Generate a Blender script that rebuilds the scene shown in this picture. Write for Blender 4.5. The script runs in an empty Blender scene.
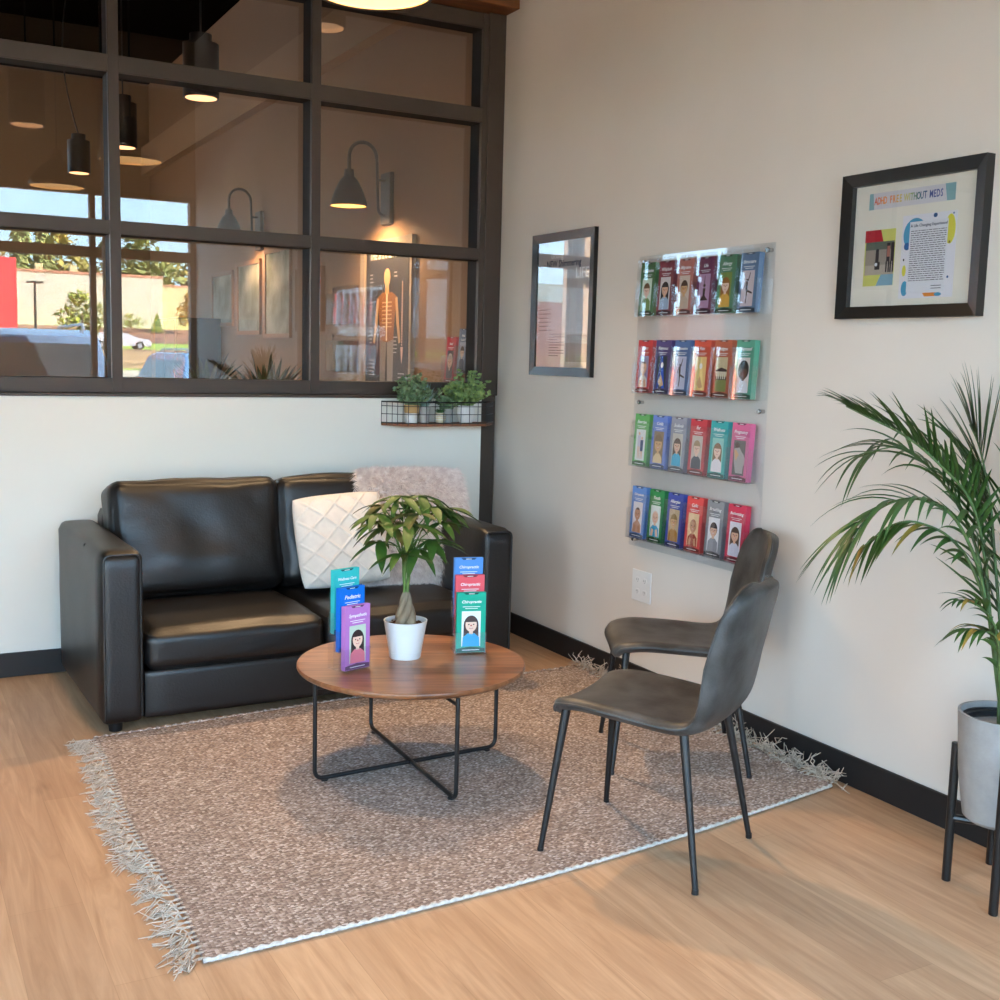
import bpy, bmesh, math, random
from mathutils import Vector, Matrix, noise
PI = math.pi
R = math.radians
sc = bpy.context.scene
COL = sc.collection
random.seed(7)

# ------------------------------------------------------------------ helpers
def lin(c):
    return tuple(((v / 255) / 12.92 if v / 255 <= .04045 else ((v / 255 + .055) / 1.055) ** 2.4) for v in c) + (1,)

MATS = {}
def mat(name, c, rough=.6, metal=0., spec=.5, var=0., vscale=8., bump=0., bscale=60., emit=None, estr=0., stretch=None, c2=None, coat=0., sheen=0.):
    """principled material; var / c2 mix a noise-driven second colour in, bump adds a noise bump"""
    if name in MATS: return MATS[name]
    m = bpy.data.materials.new(name); m.use_nodes = True
    nt = m.node_tree; b = nt.nodes['Principled BSDF']
    col = lin(c)
    b.inputs['Base Color'].default_value = col
    b.inputs['Roughness'].default_value = rough
    b.inputs['Metallic'].default_value = metal
    b.inputs['Specular IOR Level'].default_value = spec
    if coat: b.inputs['Coat Weight'].default_value = coat; b.inputs['Coat Roughness'].default_value = .15
    if sheen: b.inputs['Sheen Weight'].default_value = sheen
    tc = nt.nodes.new('ShaderNodeTexCoord')
    src = tc.outputs['Object']
    if stretch:
        mp = nt.nodes.new('ShaderNodeMapping'); mp.inputs['Scale'].default_value = stretch
        nt.links.new(src, mp.inputs[0]); src = mp.outputs[0]
    if var or c2:
        n = nt.nodes.new('ShaderNodeTexNoise'); n.inputs['Scale'].default_value = vscale; n.inputs['Detail'].default_value = 5
        nt.links.new(src, n.inputs['Vector'])
        r = nt.nodes.new('ShaderNodeValToRGB')
        r.color_ramp.elements[0].position = .35; r.color_ramp.elements[1].position = .65
        if c2: a, d = lin(c), lin(c2)
        else:
            a = tuple(v * (1 - var) for v in col[:3]) + (1,); d = tuple(min(1, v * (1 + var)) for v in col[:3]) + (1,)
        r.color_ramp.elements[0].color = a; r.color_ramp.elements[1].color = d
        nt.links.new(n.outputs['Fac'], r.inputs[0]); nt.links.new(r.outputs[0], b.inputs['Base Color'])
    if bump:
        n2 = nt.nodes.new('ShaderNodeTexNoise'); n2.inputs['Scale'].default_value = bscale; n2.inputs['Detail'].default_value = 4
        nt.links.new(src, n2.inputs['Vector'])
        bp = nt.nodes.new('ShaderNodeBump'); bp.inputs['Strength'].default_value = bump; bp.inputs['Distance'].default_value = .01
        nt.links.new(n2.outputs['Fac'], bp.inputs['Height']); nt.links.new(bp.outputs[0], b.inputs['Normal'])
    if emit:
        b.inputs['Emission Color'].default_value = lin(emit); b.inputs['Emission Strength'].default_value = estr
    MATS[name] = m
    return m

def glass_mat(name, f0=.04, tint=(1, 1, 1), rough=0.0, power=5.):
    m = bpy.data.materials.new(name); m.use_nodes = True
    nt = m.node_tree; nt.nodes.clear()
    out = nt.nodes.new('ShaderNodeOutputMaterial')
    tr = nt.nodes.new('ShaderNodeBsdfTransparent'); tr.inputs[0].default_value = tuple(tint) + (1,)
    gl = nt.nodes.new('ShaderNodeBsdfGlossy'); gl.inputs['Roughness'].default_value = rough
    lw = nt.nodes.new('ShaderNodeLayerWeight'); lw.inputs['Blend'].default_value = .5
    pw = nt.nodes.new('ShaderNodeMath'); pw.operation = 'POWER'; pw.inputs[1].default_value = power
    ma = nt.nodes.new('ShaderNodeMath'); ma.operation = 'MULTIPLY_ADD'; ma.inputs[1].default_value = 1 - f0; ma.inputs[2].default_value = f0
    mx = nt.nodes.new('ShaderNodeMixShader')
    nt.links.new(lw.outputs['Facing'], pw.inputs[0]); nt.links.new(pw.outputs[0], ma.inputs[0]); nt.links.new(ma.outputs[0], mx.inputs[0])
    nt.links.new(tr.outputs[0], mx.inputs[1]); nt.links.new(gl.outputs[0], mx.inputs[2]); nt.links.new(mx.outputs[0], out.inputs[0])
    return m

def bm_():
    return bmesh.new()

def box(bm, x0, x1, y0, y1, z0, z1, mi=0):
    vs = [bm.verts.new(p) for p in ((x0, y0, z0), (x1, y0, z0), (x1, y1, z0), (x0, y1, z0), (x0, y0, z1), (x1, y0, z1), (x1, y1, z1), (x0, y1, z1))]
    for f in ((0, 3, 2, 1), (4, 5, 6, 7), (0, 1, 5, 4), (1, 2, 6, 5), (2, 3, 7, 6), (3, 0, 4, 7)):
        fc = bm.faces.new([vs[i] for i in f]); fc.material_index = mi
    return vs

def quad(bm, pts, mi=0):
    f = bm.faces.new([bm.verts.new(p) for p in pts]); f.material_index = mi
    return f

def tube(bm, pts, r, seg=8, caps=True, mi=0):
    pts = [Vector(p) for p in pts]
    n = len(pts)
    rs = r if isinstance(r, (list, tuple)) else [r] * n
    rings = []
    prev = None
    for i, p in enumerate(pts):
        t = (pts[min(i + 1, n - 1)] - pts[max(i - 1, 0)]).normalized()
        if prev is None:
            a = t.orthogonal().normalized()
        else:
            a = (prev - t * prev.dot(t))
            a = a.normalized() if a.length > 1e-6 else t.orthogonal().normalized()
        prev = a
        b = t.cross(a)
        rings.append([bm.verts.new(p + (a * math.cos(2 * PI * k / seg) + b * math.sin(2 * PI * k / seg)) * rs[i]) for k in range(seg)])
    for i in range(n - 1):
        for k in range(seg):
            f = bm.faces.new((rings[i][k], rings[i][(k + 1) % seg], rings[i + 1][(k + 1) % seg], rings[i + 1][k])); f.material_index = mi
    if caps:
        f = bm.faces.new(rings[0][::-1]); f.material_index = mi
        f = bm.faces.new(rings[-1]); f.material_index = mi

def lathe(bm, prof, seg=32, c=(0, 0, 0), mi=0, close=True):
    rings = []
    for r, z in prof:
        if r < 1e-5: rings.append([bm.verts.new((c[0], c[1], c[2] + z))])
        else: rings.append([bm.verts.new((c[0] + r * math.cos(2 * PI * k / seg), c[1] + r * math.sin(2 * PI * k / seg), c[2] + z)) for k in range(seg)])
    for a, b in zip(rings, rings[1:]):
        for k in range(seg):
            q = [a[k % len(a)], a[(k + 1) % len(a)], b[(k + 1) % len(b)], b[k % len(b)]]
            u = []
            for v in q:
                if v not in u: u.append(v)
            if len(u) > 2:
                f = bm.faces.new(u); f.material_index = mi

def disc(bm, c, r, ax=(1, 0, 0), ay=(0, 0, 1), seg=20, rx=None, mi=0):
    ax, ay, c = Vector(ax), Vector(ay), Vector(c)
    f = bm.faces.new([bm.verts.new(c + ax * (rx or r) * math.cos(2 * PI * k / seg) + ay * r * math.sin(2 * PI * k / seg)) for k in range(seg)])
    f.material_index = mi

def rounded_path(pts, r, n=5):
    pts = [Vector(p) for p in pts]
    out = [pts[0]]
    for i in range(1, len(pts) - 1):
        a = (pts[i - 1] - pts[i]).normalized(); b = (pts[i + 1] - pts[i]).normalized()
        p0 = pts[i] + a * r; p1 = pts[i] + b * r
        for k in range(n + 1):
            t = k / n
            out.append(p0 * (1 - t) ** 2 + pts[i] * 2 * t * (1 - t) + p1 * t * t)
    out.append(pts[-1])
    return out

def leaf(bm, base, d, up, L, W, droop=.3, n=5, fold=.15, tip=.0, mi=0, shape=1.):
    """a blade: grows along d, bends toward -up by droop, folded along the midrib"""
    base, d, up = Vector(base), Vector(d).normalized(), Vector(up)
    up = (up - d * up.dot(d))
    up = up.normalized() if up.length > 1e-4 else d.orthogonal().normalized()
    side = d.cross(up)
    prev = None
    for i in range(n + 1):
        t = i / n
        p = base + d * L * (t - .25 * droop * t * t) - Vector((0, 0, 1)) * (droop * L * t * t)
        w = W * .5 * (math.sin(PI * min(1, (t * .93 + .07)) ** (.75 * shape)) ** .8) if t < 1 else 0
        if t == 1:
            cur = [bm.verts.new(p)]
        else:
            w = max(w, W * .06)
            cur = [bm.verts.new(p - side * w + up * w * fold * 2), bm.verts.new(p), bm.verts.new(p + side * w + up * w * fold * 2)]
        if prev:
            if len(cur) == 3:
                fs = ((prev[0], prev[1], cur[1], cur[0]), (prev[1], prev[2], cur[2], cur[1]))
            else:
                fs = ((prev[0], prev[1], cur[0]), (prev[1], prev[2], cur[0]))
            for f in fs:
                ff = bm.faces.new(f); ff.material_index = mi; ff.smooth = True
        prev = cur

def rbox(bm, sx, sy, sz, r, cuts=10, c=(0, 0, 0), bulge=(0, 0, 0), wr=0., wseed=0., warp=None, wfreq=6.):
    """a soft rounded box centred at c, its faces bulging by bulge and wrinkled by wr"""
    t = bmesh.new()
    bmesh.ops.create_cube(t, size=2)
    bmesh.ops.subdivide_edges(t, edges=t.edges[:], cuts=cuts, use_grid_fill=True)
    h = Vector((sx / 2, sy / 2, sz / 2))
    mp = {}
    for v in t.verts:
        u = v.co.copy()
        # denser sampling near edges
        u = Vector([math.copysign(abs(a) ** .72, a) for a in u])
        p = Vector((u.x * h.x, u.y * h.y, u.z * h.z))
        rr = [min(r, hh * .98) for hh in h]
        q = Vector([max(-(h[i] - rr[i]), min(h[i] - rr[i], p[i])) for i in range(3)])
        dv = p - q
        if dv.length > 1e-7:
            nrm = Vector([dv[i] / rr[i] for i in range(3)]).normalized()
            p = q + Vector([nrm[i] * rr[i] for i in range(3)])
        f = [(1 - u.y ** 2) * (1 - u.z ** 2), (1 - u.x ** 2) * (1 - u.z ** 2), (1 - u.x ** 2) * (1 - u.y ** 2)]
        for i in range(3):
            p[i] += u[i] * bulge[i] * max(0, f[i]) ** .5
        if wr:
            nv = noise.noise_vector(Vector((p.x * wfreq + wseed, p.y * wfreq, p.z * wfreq)))
            nv2 = noise.noise_vector(Vector((p.x * wfreq * 2.7 + wseed, p.y * wfreq * 2.7, p.z * wfreq * 2.7)))
            p += nv * wr + nv2 * wr * .4
        if warp: p = warp(p)
        mp[v] = bm.verts.new(p + Vector(c))
    for f in t.faces:
        ff = bm.faces.new([mp[v] for v in f.verts]); ff.smooth = True
    t.free()

def obj(name, bm, m, parent=None, smooth=False, bevel=0., bseg=2, solid=0., sub=0, auto=True):
    bmesh.ops.recalc_face_normals(bm, faces=bm.faces[:])
    me = bpy.data.meshes.new(name); bm.to_mesh(me); bm.free()
    if smooth:
        me.polygons.foreach_set('use_smooth', [True] * len(me.polygons))
        if auto: 
            try: me.set_sharp_from_angle(angle=R(40))
            except Exception: pass
    o = bpy.data.objects.new(name, me); COL.objects.link(o)
    for mm in (m if isinstance(m, (list, tuple)) else [m]): me.materials.append(mm)
    if parent: o.parent = parent
    if solid:
        s = o.modifiers.new('solid', 'SOLIDIFY'); s.thickness = solid; s.offset = 0
    if bevel:
        b = o.modifiers.new('bevel', 'BEVEL'); b.width = bevel; b.segments = bseg; b.limit_method = 'ANGLE'
    if sub:
        s = o.modifiers.new('sub', 'SUBSURF'); s.levels = sub; s.render_levels = sub
    return o

def keepnormals(name, bm, m, parent=None, smooth=True):
    me = bpy.data.meshes.new(name); bm.to_mesh(me); bm.free()
    if smooth: me.polygons.foreach_set('use_smooth', [True] * len(me.polygons))
    o = bpy.data.objects.new(name, me); COL.objects.link(o)
    for mm in (m if isinstance(m, (list, tuple)) else [m]): me.materials.append(mm)
    if parent: o.parent = parent
    return o

def tag(o, label, cat, group=None, kind=None):
    if label: o['label'] = label
    if cat: o['category'] = cat
    if group: o['group'] = group
    if kind: o['kind'] = kind
    return o

def thing(name, label, cat, loc=(0, 0, 0), rotz=0., group=None, rot=None):
    o = bpy.data.objects.new(name, None); COL.objects.link(o)
    o.empty_display_size = .05
    o.location = loc; o.rotation_euler = rot if rot else (0, 0, rotz)
    return tag(o, label, cat, group)

def struct(name, bm, m, bevel=0.):
    o = obj(name, bm, m, bevel=bevel); o['kind'] = 'structure'
    return o

def text(s, size, loc, m, parent, name='lettering', rot=(PI / 2, 0, 0), align='CENTER', shear=0., ext=.0002, sx=1., bold=0.):
    c = bpy.data.curves.new(name, 'FONT'); c.body = s; c.size = size; c.align_x = align; c.align_y = 'CENTER'
    c.shear = shear; c.extrude = ext; c.resolution_u = 2; c.offset = bold
    tmp = bpy.data.objects.new(name, c)
    me = bpy.data.meshes.new_from_object(tmp); bpy.data.objects.remove(tmp); bpy.data.curves.remove(c)
    me.name = name; me.materials.clear(); me.materials.append(m)
    o = bpy.data.objects.new(name, me); COL.objects.link(o)
    o.location = loc; o.rotation_euler = rot; o.scale = (sx, 1, 1)
    o.parent = parent
    return o

def copy_tree(o, parent=None):
    c = o.copy(); COL.objects.link(c)
    if parent: c.parent = parent
    for ch in o.children: copy_tree(ch, c)
    return c

# ------------------------------------------------------------------ materials
M_wall = mat('wall paint warm grey', (222, 211, 199), .75, var=.02, vscale=2, bump=.05, bscale=300)
M_wallb = mat('wall paint cool white', (224, 222, 212), .75, var=.015, vscale=2, bump=.05, bscale=300)
M_wallf = mat('wall paint beige', (160, 130, 100), .8, var=.02, vscale=2)
M_ceil = mat('ceiling black', (15, 14, 13), .95, spec=0.)
M_base = mat('black vinyl base', (30, 28, 28), .5, spec=.4)
M_frame = mat('dark bronze aluminium', (62, 53, 46), .5, metal=.0, spec=.4, var=.08, vscale=3)
M_black = mat('black metal', (20, 20, 21), .4, spec=.5)
M_blackw = mat('black painted wood', (18, 18, 18), .35, spec=.5)
M_white = mat('white plastic', (228, 226, 222), .35)
M_chrome = mat('brushed steel', (190, 190, 190), .2, metal=1.)
M_glass = glass_mat('window glass', .075, (.97, .97, .96))
M_glasso = glass_mat('outer window glass', .02, (.99, .99, .99))
M_acryl = glass_mat('clear acrylic', .06, (.97, .98, .99), .02)
M_picglass = glass_mat('picture glass', .045, (1, 1, 1), .0)
M_whitebright = mat('paper white', (236, 232, 224), .7)
M_ink = mat('black ink', (35, 35, 38), .7)
M_inkg = mat('grey ink', (105, 105, 108), .7)
M_wtext = mat('white ink', (240, 240, 240), .6)

def wood_floor():
    m = bpy.data.materials.new('oak plank floor'); m.use_nodes = True
    nt = m.node_tree; N = nt.nodes; L = nt.links; b = N['Principled BSDF']
    tc = N.new('ShaderNodeTexCoord'); sp = N.new('ShaderNodeSeparateXYZ'); cb = N.new('ShaderNodeCombineXYZ')
    L.new(tc.outputs['Object'], sp.inputs[0]); L.new(sp.outputs['Y'], cb.inputs['X']); L.new(sp.outputs['X'], cb.inputs['Y'])
    br = N.new('ShaderNodeTexBrick'); br.offset = .37; br.offset_frequency = 2
    br.inputs['Scale'].default_value = 1; br.inputs['Brick Width'].default_value = 1.22; br.inputs['Row Height'].default_value = .18
    br.inputs['Mortar Size'].default_value = .0009; br.inputs['Mortar Smooth'].default_value = .1
    br.inputs['Color1'].default_value = lin((208, 169, 132)); br.inputs['Color2'].default_value = lin((193, 154, 119)); br.inputs['Mortar'].default_value = lin((184, 146, 110))
    L.new(cb.outputs[0], br.inputs['Vector'])
    mp = N.new('ShaderNodeMapping'); mp.inputs['Scale'].default_value = (14, 1.1, 1)
    L.new(tc.outputs['Object'], mp.inputs[0])
    n1 = N.new('ShaderNodeTexNoise'); n1.inputs['Scale'].default_value = 1.6; n1.inputs['Detail'].default_value = 7; n1.inputs['Roughness'].default_value = .62; n1.inputs['Distortion'].default_value = 1.4
    L.new(mp.outputs[0], n1.inputs['Vector'])
    r1 = N.new('ShaderNodeValToRGB'); r1.color_ramp.elements[0].position = .3; r1.color_ramp.elements[1].position = .72
    r1.color_ramp.elements[0].color = (.66, .58, .5, 1); r1.color_ramp.elements[1].color = (1.08, 1.08, 1.08, 1)
    L.new(n1.outputs['Fac'], r1.inputs[0])
    mx = N.new('ShaderNodeMix'); mx.data_type = 'RGBA'; mx.blend_type = 'MULTIPLY'; mx.inputs[0].default_value = .75
    L.new(br.outputs['Color'], mx.inputs[6]); L.new(r1.outputs[0], mx.inputs[7])
    mp2 = N.new('ShaderNodeMapping'); mp2.inputs['Scale'].default_value = (4.2, .9, 1); L.new(tc.outputs['Object'], mp2.inputs[0])
    n2 = N.new('ShaderNodeTexNoise'); n2.inputs['Scale'].default_value = 2.6; n2.inputs['Detail'].default_value = 3; L.new(mp2.outputs[0], n2.inputs['Vector'])
    r2 = N.new('ShaderNodeValToRGB'); r2.color_ramp.elements[0].position = .68; r2.color_ramp.elements[1].position = .8
    r2.color_ramp.elements[0].color = (1, 1, 1, 1); r2.color_ramp.elements[1].color = (.5, .4, .32, 1); L.new(n2.outputs['Fac'], r2.inputs[0])
    mx2 = N.new('ShaderNodeMix'); mx2.data_type = 'RGBA'; mx2.blend_type = 'MULTIPLY'; mx2.inputs[0].default_value = .55
    L.new(mx.outputs[2], mx2.inputs[6]); L.new(r2.outputs[0], mx2.inputs[7])
    L.new(mx2.outputs[2], b.inputs['Base Color'])
    b.inputs['Roughness'].default_value = .48; b.inputs['Specular IOR Level'].default_value = .35
    bp = N.new('ShaderNodeBump'); bp.inputs['Strength'].default_value = .12; bp.inputs['Distance'].default_value = .004
    L.new(n1.outputs['Fac'], bp.inputs['Height']); L.new(bp.outputs[0], b.inputs['Normal'])
    return m
M_floor = wood_floor()

def wood_top():
    m = bpy.data.materials.new('acacia wood'); m.use_nodes = True
    nt = m.node_tree; N = nt.nodes; L = nt.links; b = N['Principled BSDF']
    tc = N.new('ShaderNodeTexCoord')
    mp0 = N.new('ShaderNodeMapping'); mp0.inputs['Rotation'].default_value = (0, 0, R(22)); L.new(tc.outputs['Object'], mp0.inputs[0])
    br = N.new('ShaderNodeTexBrick'); br.offset = .5; br.inputs['Scale'].default_value = 1; br.inputs['Brick Width'].default_value = 2; br.inputs['Row Height'].default_value = .085; br.inputs['Mortar Size'].default_value = .0
    br.inputs['Color1'].default_value = lin((176, 124, 84)); br.inputs['Color2'].default_value = lin((134, 88, 58))
    L.new(mp0.outputs[0], br.inputs['Vector'])
    mp = N.new('ShaderNodeMapping'); mp.inputs['Scale'].default_value = (1.5, 16, 4); L.new(mp0.outputs[0], mp.inputs[0])
    n1 = N.new('ShaderNodeTexNoise'); n1.inputs['Scale'].default_value = 2.2; n1.inputs['Detail'].default_value = 6; n1.inputs['Distortion'].default_value = 1.2; L.new(mp.outputs[0], n1.inputs['Vector'])
    r1 = N.new('ShaderNodeValToRGB'); r1.color_ramp.elements[0].position = .3; r1.color_ramp.elements[1].position = .7
    r1.color_ramp.elements[0].color = (.5, .43, .38, 1); r1.color_ramp.elements[1].color = (1.15, 1.12, 1.08, 1); L.new(n1.outputs['Fac'], r1.inputs[0])
    mx = N.new('ShaderNodeMix'); mx.data_type = 'RGBA'; mx.blend_type = 'MULTIPLY'; mx.inputs[0].default_value = .9
    L.new(br.outputs['Color'], mx.inputs[6]); L.new(r1.outputs[0], mx.inputs[7]); L.new(mx.outputs[2], b.inputs['Base Color'])
    b.inputs['Roughness'].default_value = .3; b.inputs['Specular IOR Level'].default_value = .5
    return m
M_top = wood_top()
M_woodb = mat('stained beam wood', (110, 62, 26), .6, var=.3, vscale=3, stretch=(1, 8, 8))
M_shelfw = mat('rustic shelf wood', (124, 78, 50), .6, var=.25, vscale=6, stretch=(2, 14, 14))

def rug_mat():
    m = bpy.data.materials.new('tweed jute weave'); m.use_nodes = True
    nt = m.node_tree; N = nt.nodes; L = nt.links; b = N['Principled BSDF']
    tc = N.new('ShaderNodeTexCoord')
    mp = N.new('ShaderNodeMapping'); mp.inputs['Scale'].default_value = (1, 1.5, 1); L.new(tc.outputs['Object'], mp.inputs[0])
    v = N.new('ShaderNodeTexVoronoi'); v.inputs['Scale'].default_value = 118; v.inputs['Randomness'].default_value = .28; L.new(mp.outputs[0], v.inputs['Vector'])
    r = N.new('ShaderNodeValToRGB'); e = r.color_ramp.elements
    e[0].position = 0; e[0].color = lin((130, 114, 104)); e[1].position = 1; e[1].color = lin((226, 212, 202))
    for p, c in ((.3, (156, 136, 124)), (.62, (176, 156, 142)), (.85, (196, 178, 166))):
        q = e.new(p); q.color = lin(c)
    sp = N.new('ShaderNodeSeparateColor'); L.new(v.outputs['Color'], sp.inputs[0]); L.new(sp.outputs[0], r.inputs[0])
    n = N.new('ShaderNodeTexNoise'); n.inputs['Scale'].default_value = 9; n.inputs['Detail'].default_value = 3; L.new(tc.outputs['Object'], n.inputs['Vector'])
    r2 = N.new('ShaderNodeValToRGB'); r2.color_ramp.elements[0].color = (.82, .82, .82, 1); r2.color_ramp.elements[1].color = (1.1, 1.1, 1.1, 1); L.new(n.outputs['Fac'], r2.inputs[0])
    mx = N.new('ShaderNodeMix'); mx.data_type = 'RGBA'; mx.blend_type = 'MULTIPLY'; mx.inputs[0].default_value = 1
    L.new(r.outputs[0], mx.inputs[6]); L.new(r2.outputs[0], mx.inputs[7]); L.new(mx.outputs[2], b.inputs['Base Color'])
    b.inputs['Roughness'].default_value = .95; b.inputs['Specular IOR Level'].default_value = .1
    bp = N.new('ShaderNodeBump'); bp.inputs['Strength'].default_value = .8; bp.inputs['Distance'].default_value = .006; bp.invert = True
    L.new(v.outputs['Distance'], bp.inputs['Height']); L.new(bp.outputs[0], b.inputs['Normal'])
    return m
M_rug = rug_mat()
M_fringe = mat('jute fringe', (196, 180, 162), .95, var=.2, vscale=60)
M_edge = mat('undyed rug edge cord', (206, 200, 190), .95, var=.15, vscale=90)
M_leather = mat('black bonded leather', (12, 11, 11), .41, spec=.6, var=.15, vscale=5, bump=.12, bscale=120)
M_chair = mat('distressed grey faux leather', (44, 42, 39), .46, spec=.5, c2=(76, 76, 75), vscale=11, bump=.12, bscale=160)
M_fur = mat('blush faux fur', (214, 198, 192), .9, c2=(252, 243, 236), vscale=38, sheen=.3)
M_furb = mat('blush pile base', (206, 190, 184), .95)
M_knit = mat('cream cable knit', (226, 216, 204), .9, var=.04, vscale=30, bump=.4, bscale=320, sheen=.2)
M_potw = mat('white glazed ceramic', (226, 228, 228), .28, spec=.5)
M_soil = mat('potting soil', (52, 34, 24), .95, c2=(96, 66, 46), vscale=120, bump=.9, bscale=160)
M_trunk = mat('braided bark', (120, 104, 84), .8, c2=(152, 136, 112), vscale=30, bump=.4, bscale=60, stretch=(1, 1, .25))
M_stem = mat('green stem', (88, 118, 52), .55, var=.15, vscale=30)
M_leafd = mat('money tree leaf', (44, 80, 26), .55, c2=(66, 98, 30), vscale=14)
M_leafb = mat('bronzed young leaf', (84, 80, 32), .55, c2=(56, 82, 28), vscale=14)
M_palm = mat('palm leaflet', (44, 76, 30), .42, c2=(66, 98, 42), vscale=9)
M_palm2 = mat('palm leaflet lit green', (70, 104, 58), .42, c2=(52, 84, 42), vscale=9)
M_palmy = mat('browned leaflet tip', (176, 132, 58), .6, c2=(98, 110, 40), vscale=20)
M_palmst = mat('palm stalk', (86, 116, 66), .5, c2=(70, 84, 40), vscale=12)
M_concrete = mat('light grey composite', (150, 146, 142), .7, var=.06, vscale=30, bump=.1, bscale=90)
M_liner = mat('black nursery pot', (24, 25, 28), .4)
M_paperpk = mat('brochure paper edge', (215, 212, 208), .8)
# ================================================================== THE SETTING
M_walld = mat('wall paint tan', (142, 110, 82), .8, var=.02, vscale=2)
H_C = 4.5
b = bm_(); box(b, -6.1, .1, -6.55, 8.8, -.12, 0); struct('floor', b, M_floor)
b = bm_(); box(b, -6.2, .2, -6.6, 8.9, H_C, H_C + .15); struct('ceiling', b, M_ceil)
b = bm_(); box(b, 0, .15, -6.45, .04, 0, H_C); struct('wall_right', b, M_wall)
b = bm_(); box(b, 0, .15, .04, 8.8, 0, H_C); struct('wall_far_right', b, M_walld)
b = bm_(); box(b, -6, -.146, -.12, .12, 0, 1.236); box(b, -6, 0, 0, .12, 3.47, H_C); struct('wall_back', b, M_wallb)
def holed(name, m, axis, at, t, lo, hi, openings, z1=H_C):
    """a wall along axis ('x' or 'y'), at..at+t thick, openings = [(a, b, z0, z1)]"""
    b = bm_()
    cur = lo
    def seg(a, c, z0, zz):
        if c - a < 1e-4 or zz - z0 < 1e-4: return
        if axis == 'x': box(b, a, c, min(at, at + t), max(at, at + t), z0, zz)
        else: box(b, min(at, at + t), max(at, at + t), a, c, z0, zz)
    for a, c, z0, zz in openings:
        seg(cur, a, 0, z1); seg(a, c, 0, z0); seg(a, c, zz, z1); cur = c
    seg(cur, hi, 0, z1)
    return struct(name, b, m)
holed('wall_front', M_wallf, 'x', -6.32, -.13, -6.1, 0, [(-5.8, -.004, .08, 2.985)])
holed('wall_left', M_wallf, 'y', -6.0, -.15, -6.55, 8.8, [(-6.1, -3.3, .08, 2.93), (5.3, 8.3, .3, 3.2)])
holed('wall_far', M_wallf, 'x', 8.65, .15, -6.0, 0, [(-5.9, -4.3, .3, 3.7)])
# baseboards
b = bm_(); box(b, -.014, 0, -6.3, -.0, 0, .108); o = struct('baseboard_right', b, M_base, .003)
b = bm_(); box(b, -6, -.146, -.134, -.12, 0, .108); o = struct('baseboard_back', b, M_base, .003)
# black post in the corner, black head, wooden beam
b = bm_(); box(b, -.1455, -.0145, -.03, .1, 0, 1.25); box(b, -.1, -.003, -.03, .1, 1.25, 3.21); struct('trim_1', b, M_frame, .004)
b = bm_(); box(b, -6, 0, -.16, .18, 3.21, 3.47); struct('trim_2', b, M_woodb, .004)
# ledge running along the wall of the room behind the glass
b = bm_(); box(b, -.09, 0, .12, 8.65, 3.46, 3.78); struct('trim_3', b, M_wallf)

# glazed partition
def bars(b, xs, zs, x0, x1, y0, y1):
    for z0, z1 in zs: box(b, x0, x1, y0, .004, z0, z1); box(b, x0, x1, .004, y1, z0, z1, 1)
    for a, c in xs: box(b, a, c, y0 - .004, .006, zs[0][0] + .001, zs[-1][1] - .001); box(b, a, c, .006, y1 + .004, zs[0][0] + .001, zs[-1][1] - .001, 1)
b = bm_()
XS = [(-.13, -.1), (-1.052, -1.006), (-1.994, -1.947), (-2.935, -2.889), (-3.88, -3.834), (-4.82, -4.775), (-5.99, -5.9)]
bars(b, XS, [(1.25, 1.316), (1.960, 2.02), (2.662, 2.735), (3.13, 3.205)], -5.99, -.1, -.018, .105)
w1 = struct('window_1', b, [M_frame, mat('black reveal painted shade', (14, 13, 13), .7, spec=.2)], .0015)  # reveal faces behind the bar fronts coloured black to imitate their shade
zr = [(1.316, 1.960), (2.02, 2.662), (2.735, 3.13)]
for (a0, a1), (c0, c1) in zip(XS[1:], XS[:-1]):
    for z0, z1 in zr:
        b = bm_(); box(b, a1 - .006, c0 + .006, .078, .084, z0 - .006, z1 + .006)
        obj('window_pane', b, M_glass, w1)
b = bm_(); box(b, -6, -.140, -.128, .105, 1.237, 1.2495); struct('trim_4', b, M_frame)

# shop-front windows behind the camera and to the left; the near left one is added for light
M_mull = mat('tan window mullion', (120, 96, 76), .5)
def shop_window(n, axis, at, lo, hi, z0, z1, mull, trans, w=.033, d=.05):
    b = bm_()
    def bx(a, c, zz0, zz1, e=0):
        if axis == 'x': box(b, a, c, at - d - e, at + d + e, zz0, zz1)
        else: box(b, at - d - e, at + d + e, a, c, zz0, zz1)
    bx(lo, hi, z0, z0 + .06); bx(lo, hi, z1 - .05, z1)
    for t in trans: bx(lo, hi, t, t + .1)
    for m_ in [lo + w, hi - w] + mull: bx(m_ - w, m_ + w, z0, z1, .003)
    w_ = struct('window_%d' % n, b, M_mull, .003)
    b = bm_()
    if axis == 'x': box(b, lo, hi, at - .003, at + .003, z0 + .01, z1 - .01)
    else: box(b, at - .003, at + .003, lo, hi, z0 + .01, z1 - .01)
    obj('window_pane', b, M_glasso, w_)
shop_window(2, 'x', -6.38, -5.8, -.004, .08, 2.985, [-1.0, -2.6, -4.2], [2.333], .026)
shop_window(3, 'y', -6.07, 5.3, 8.3, .3, 3.2, [6.8], [2.65])
shop_window(5, 'y', -6.07, -6.1, -3.3, .08, 2.93, [-4.7], [2.333])  # unseen near-left window, added to throw daylight on the right wall
shop_window(4, 'x', 8.72, -5.9, -4.3, .3, 3.7, [-5.1], [2.75])

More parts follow.
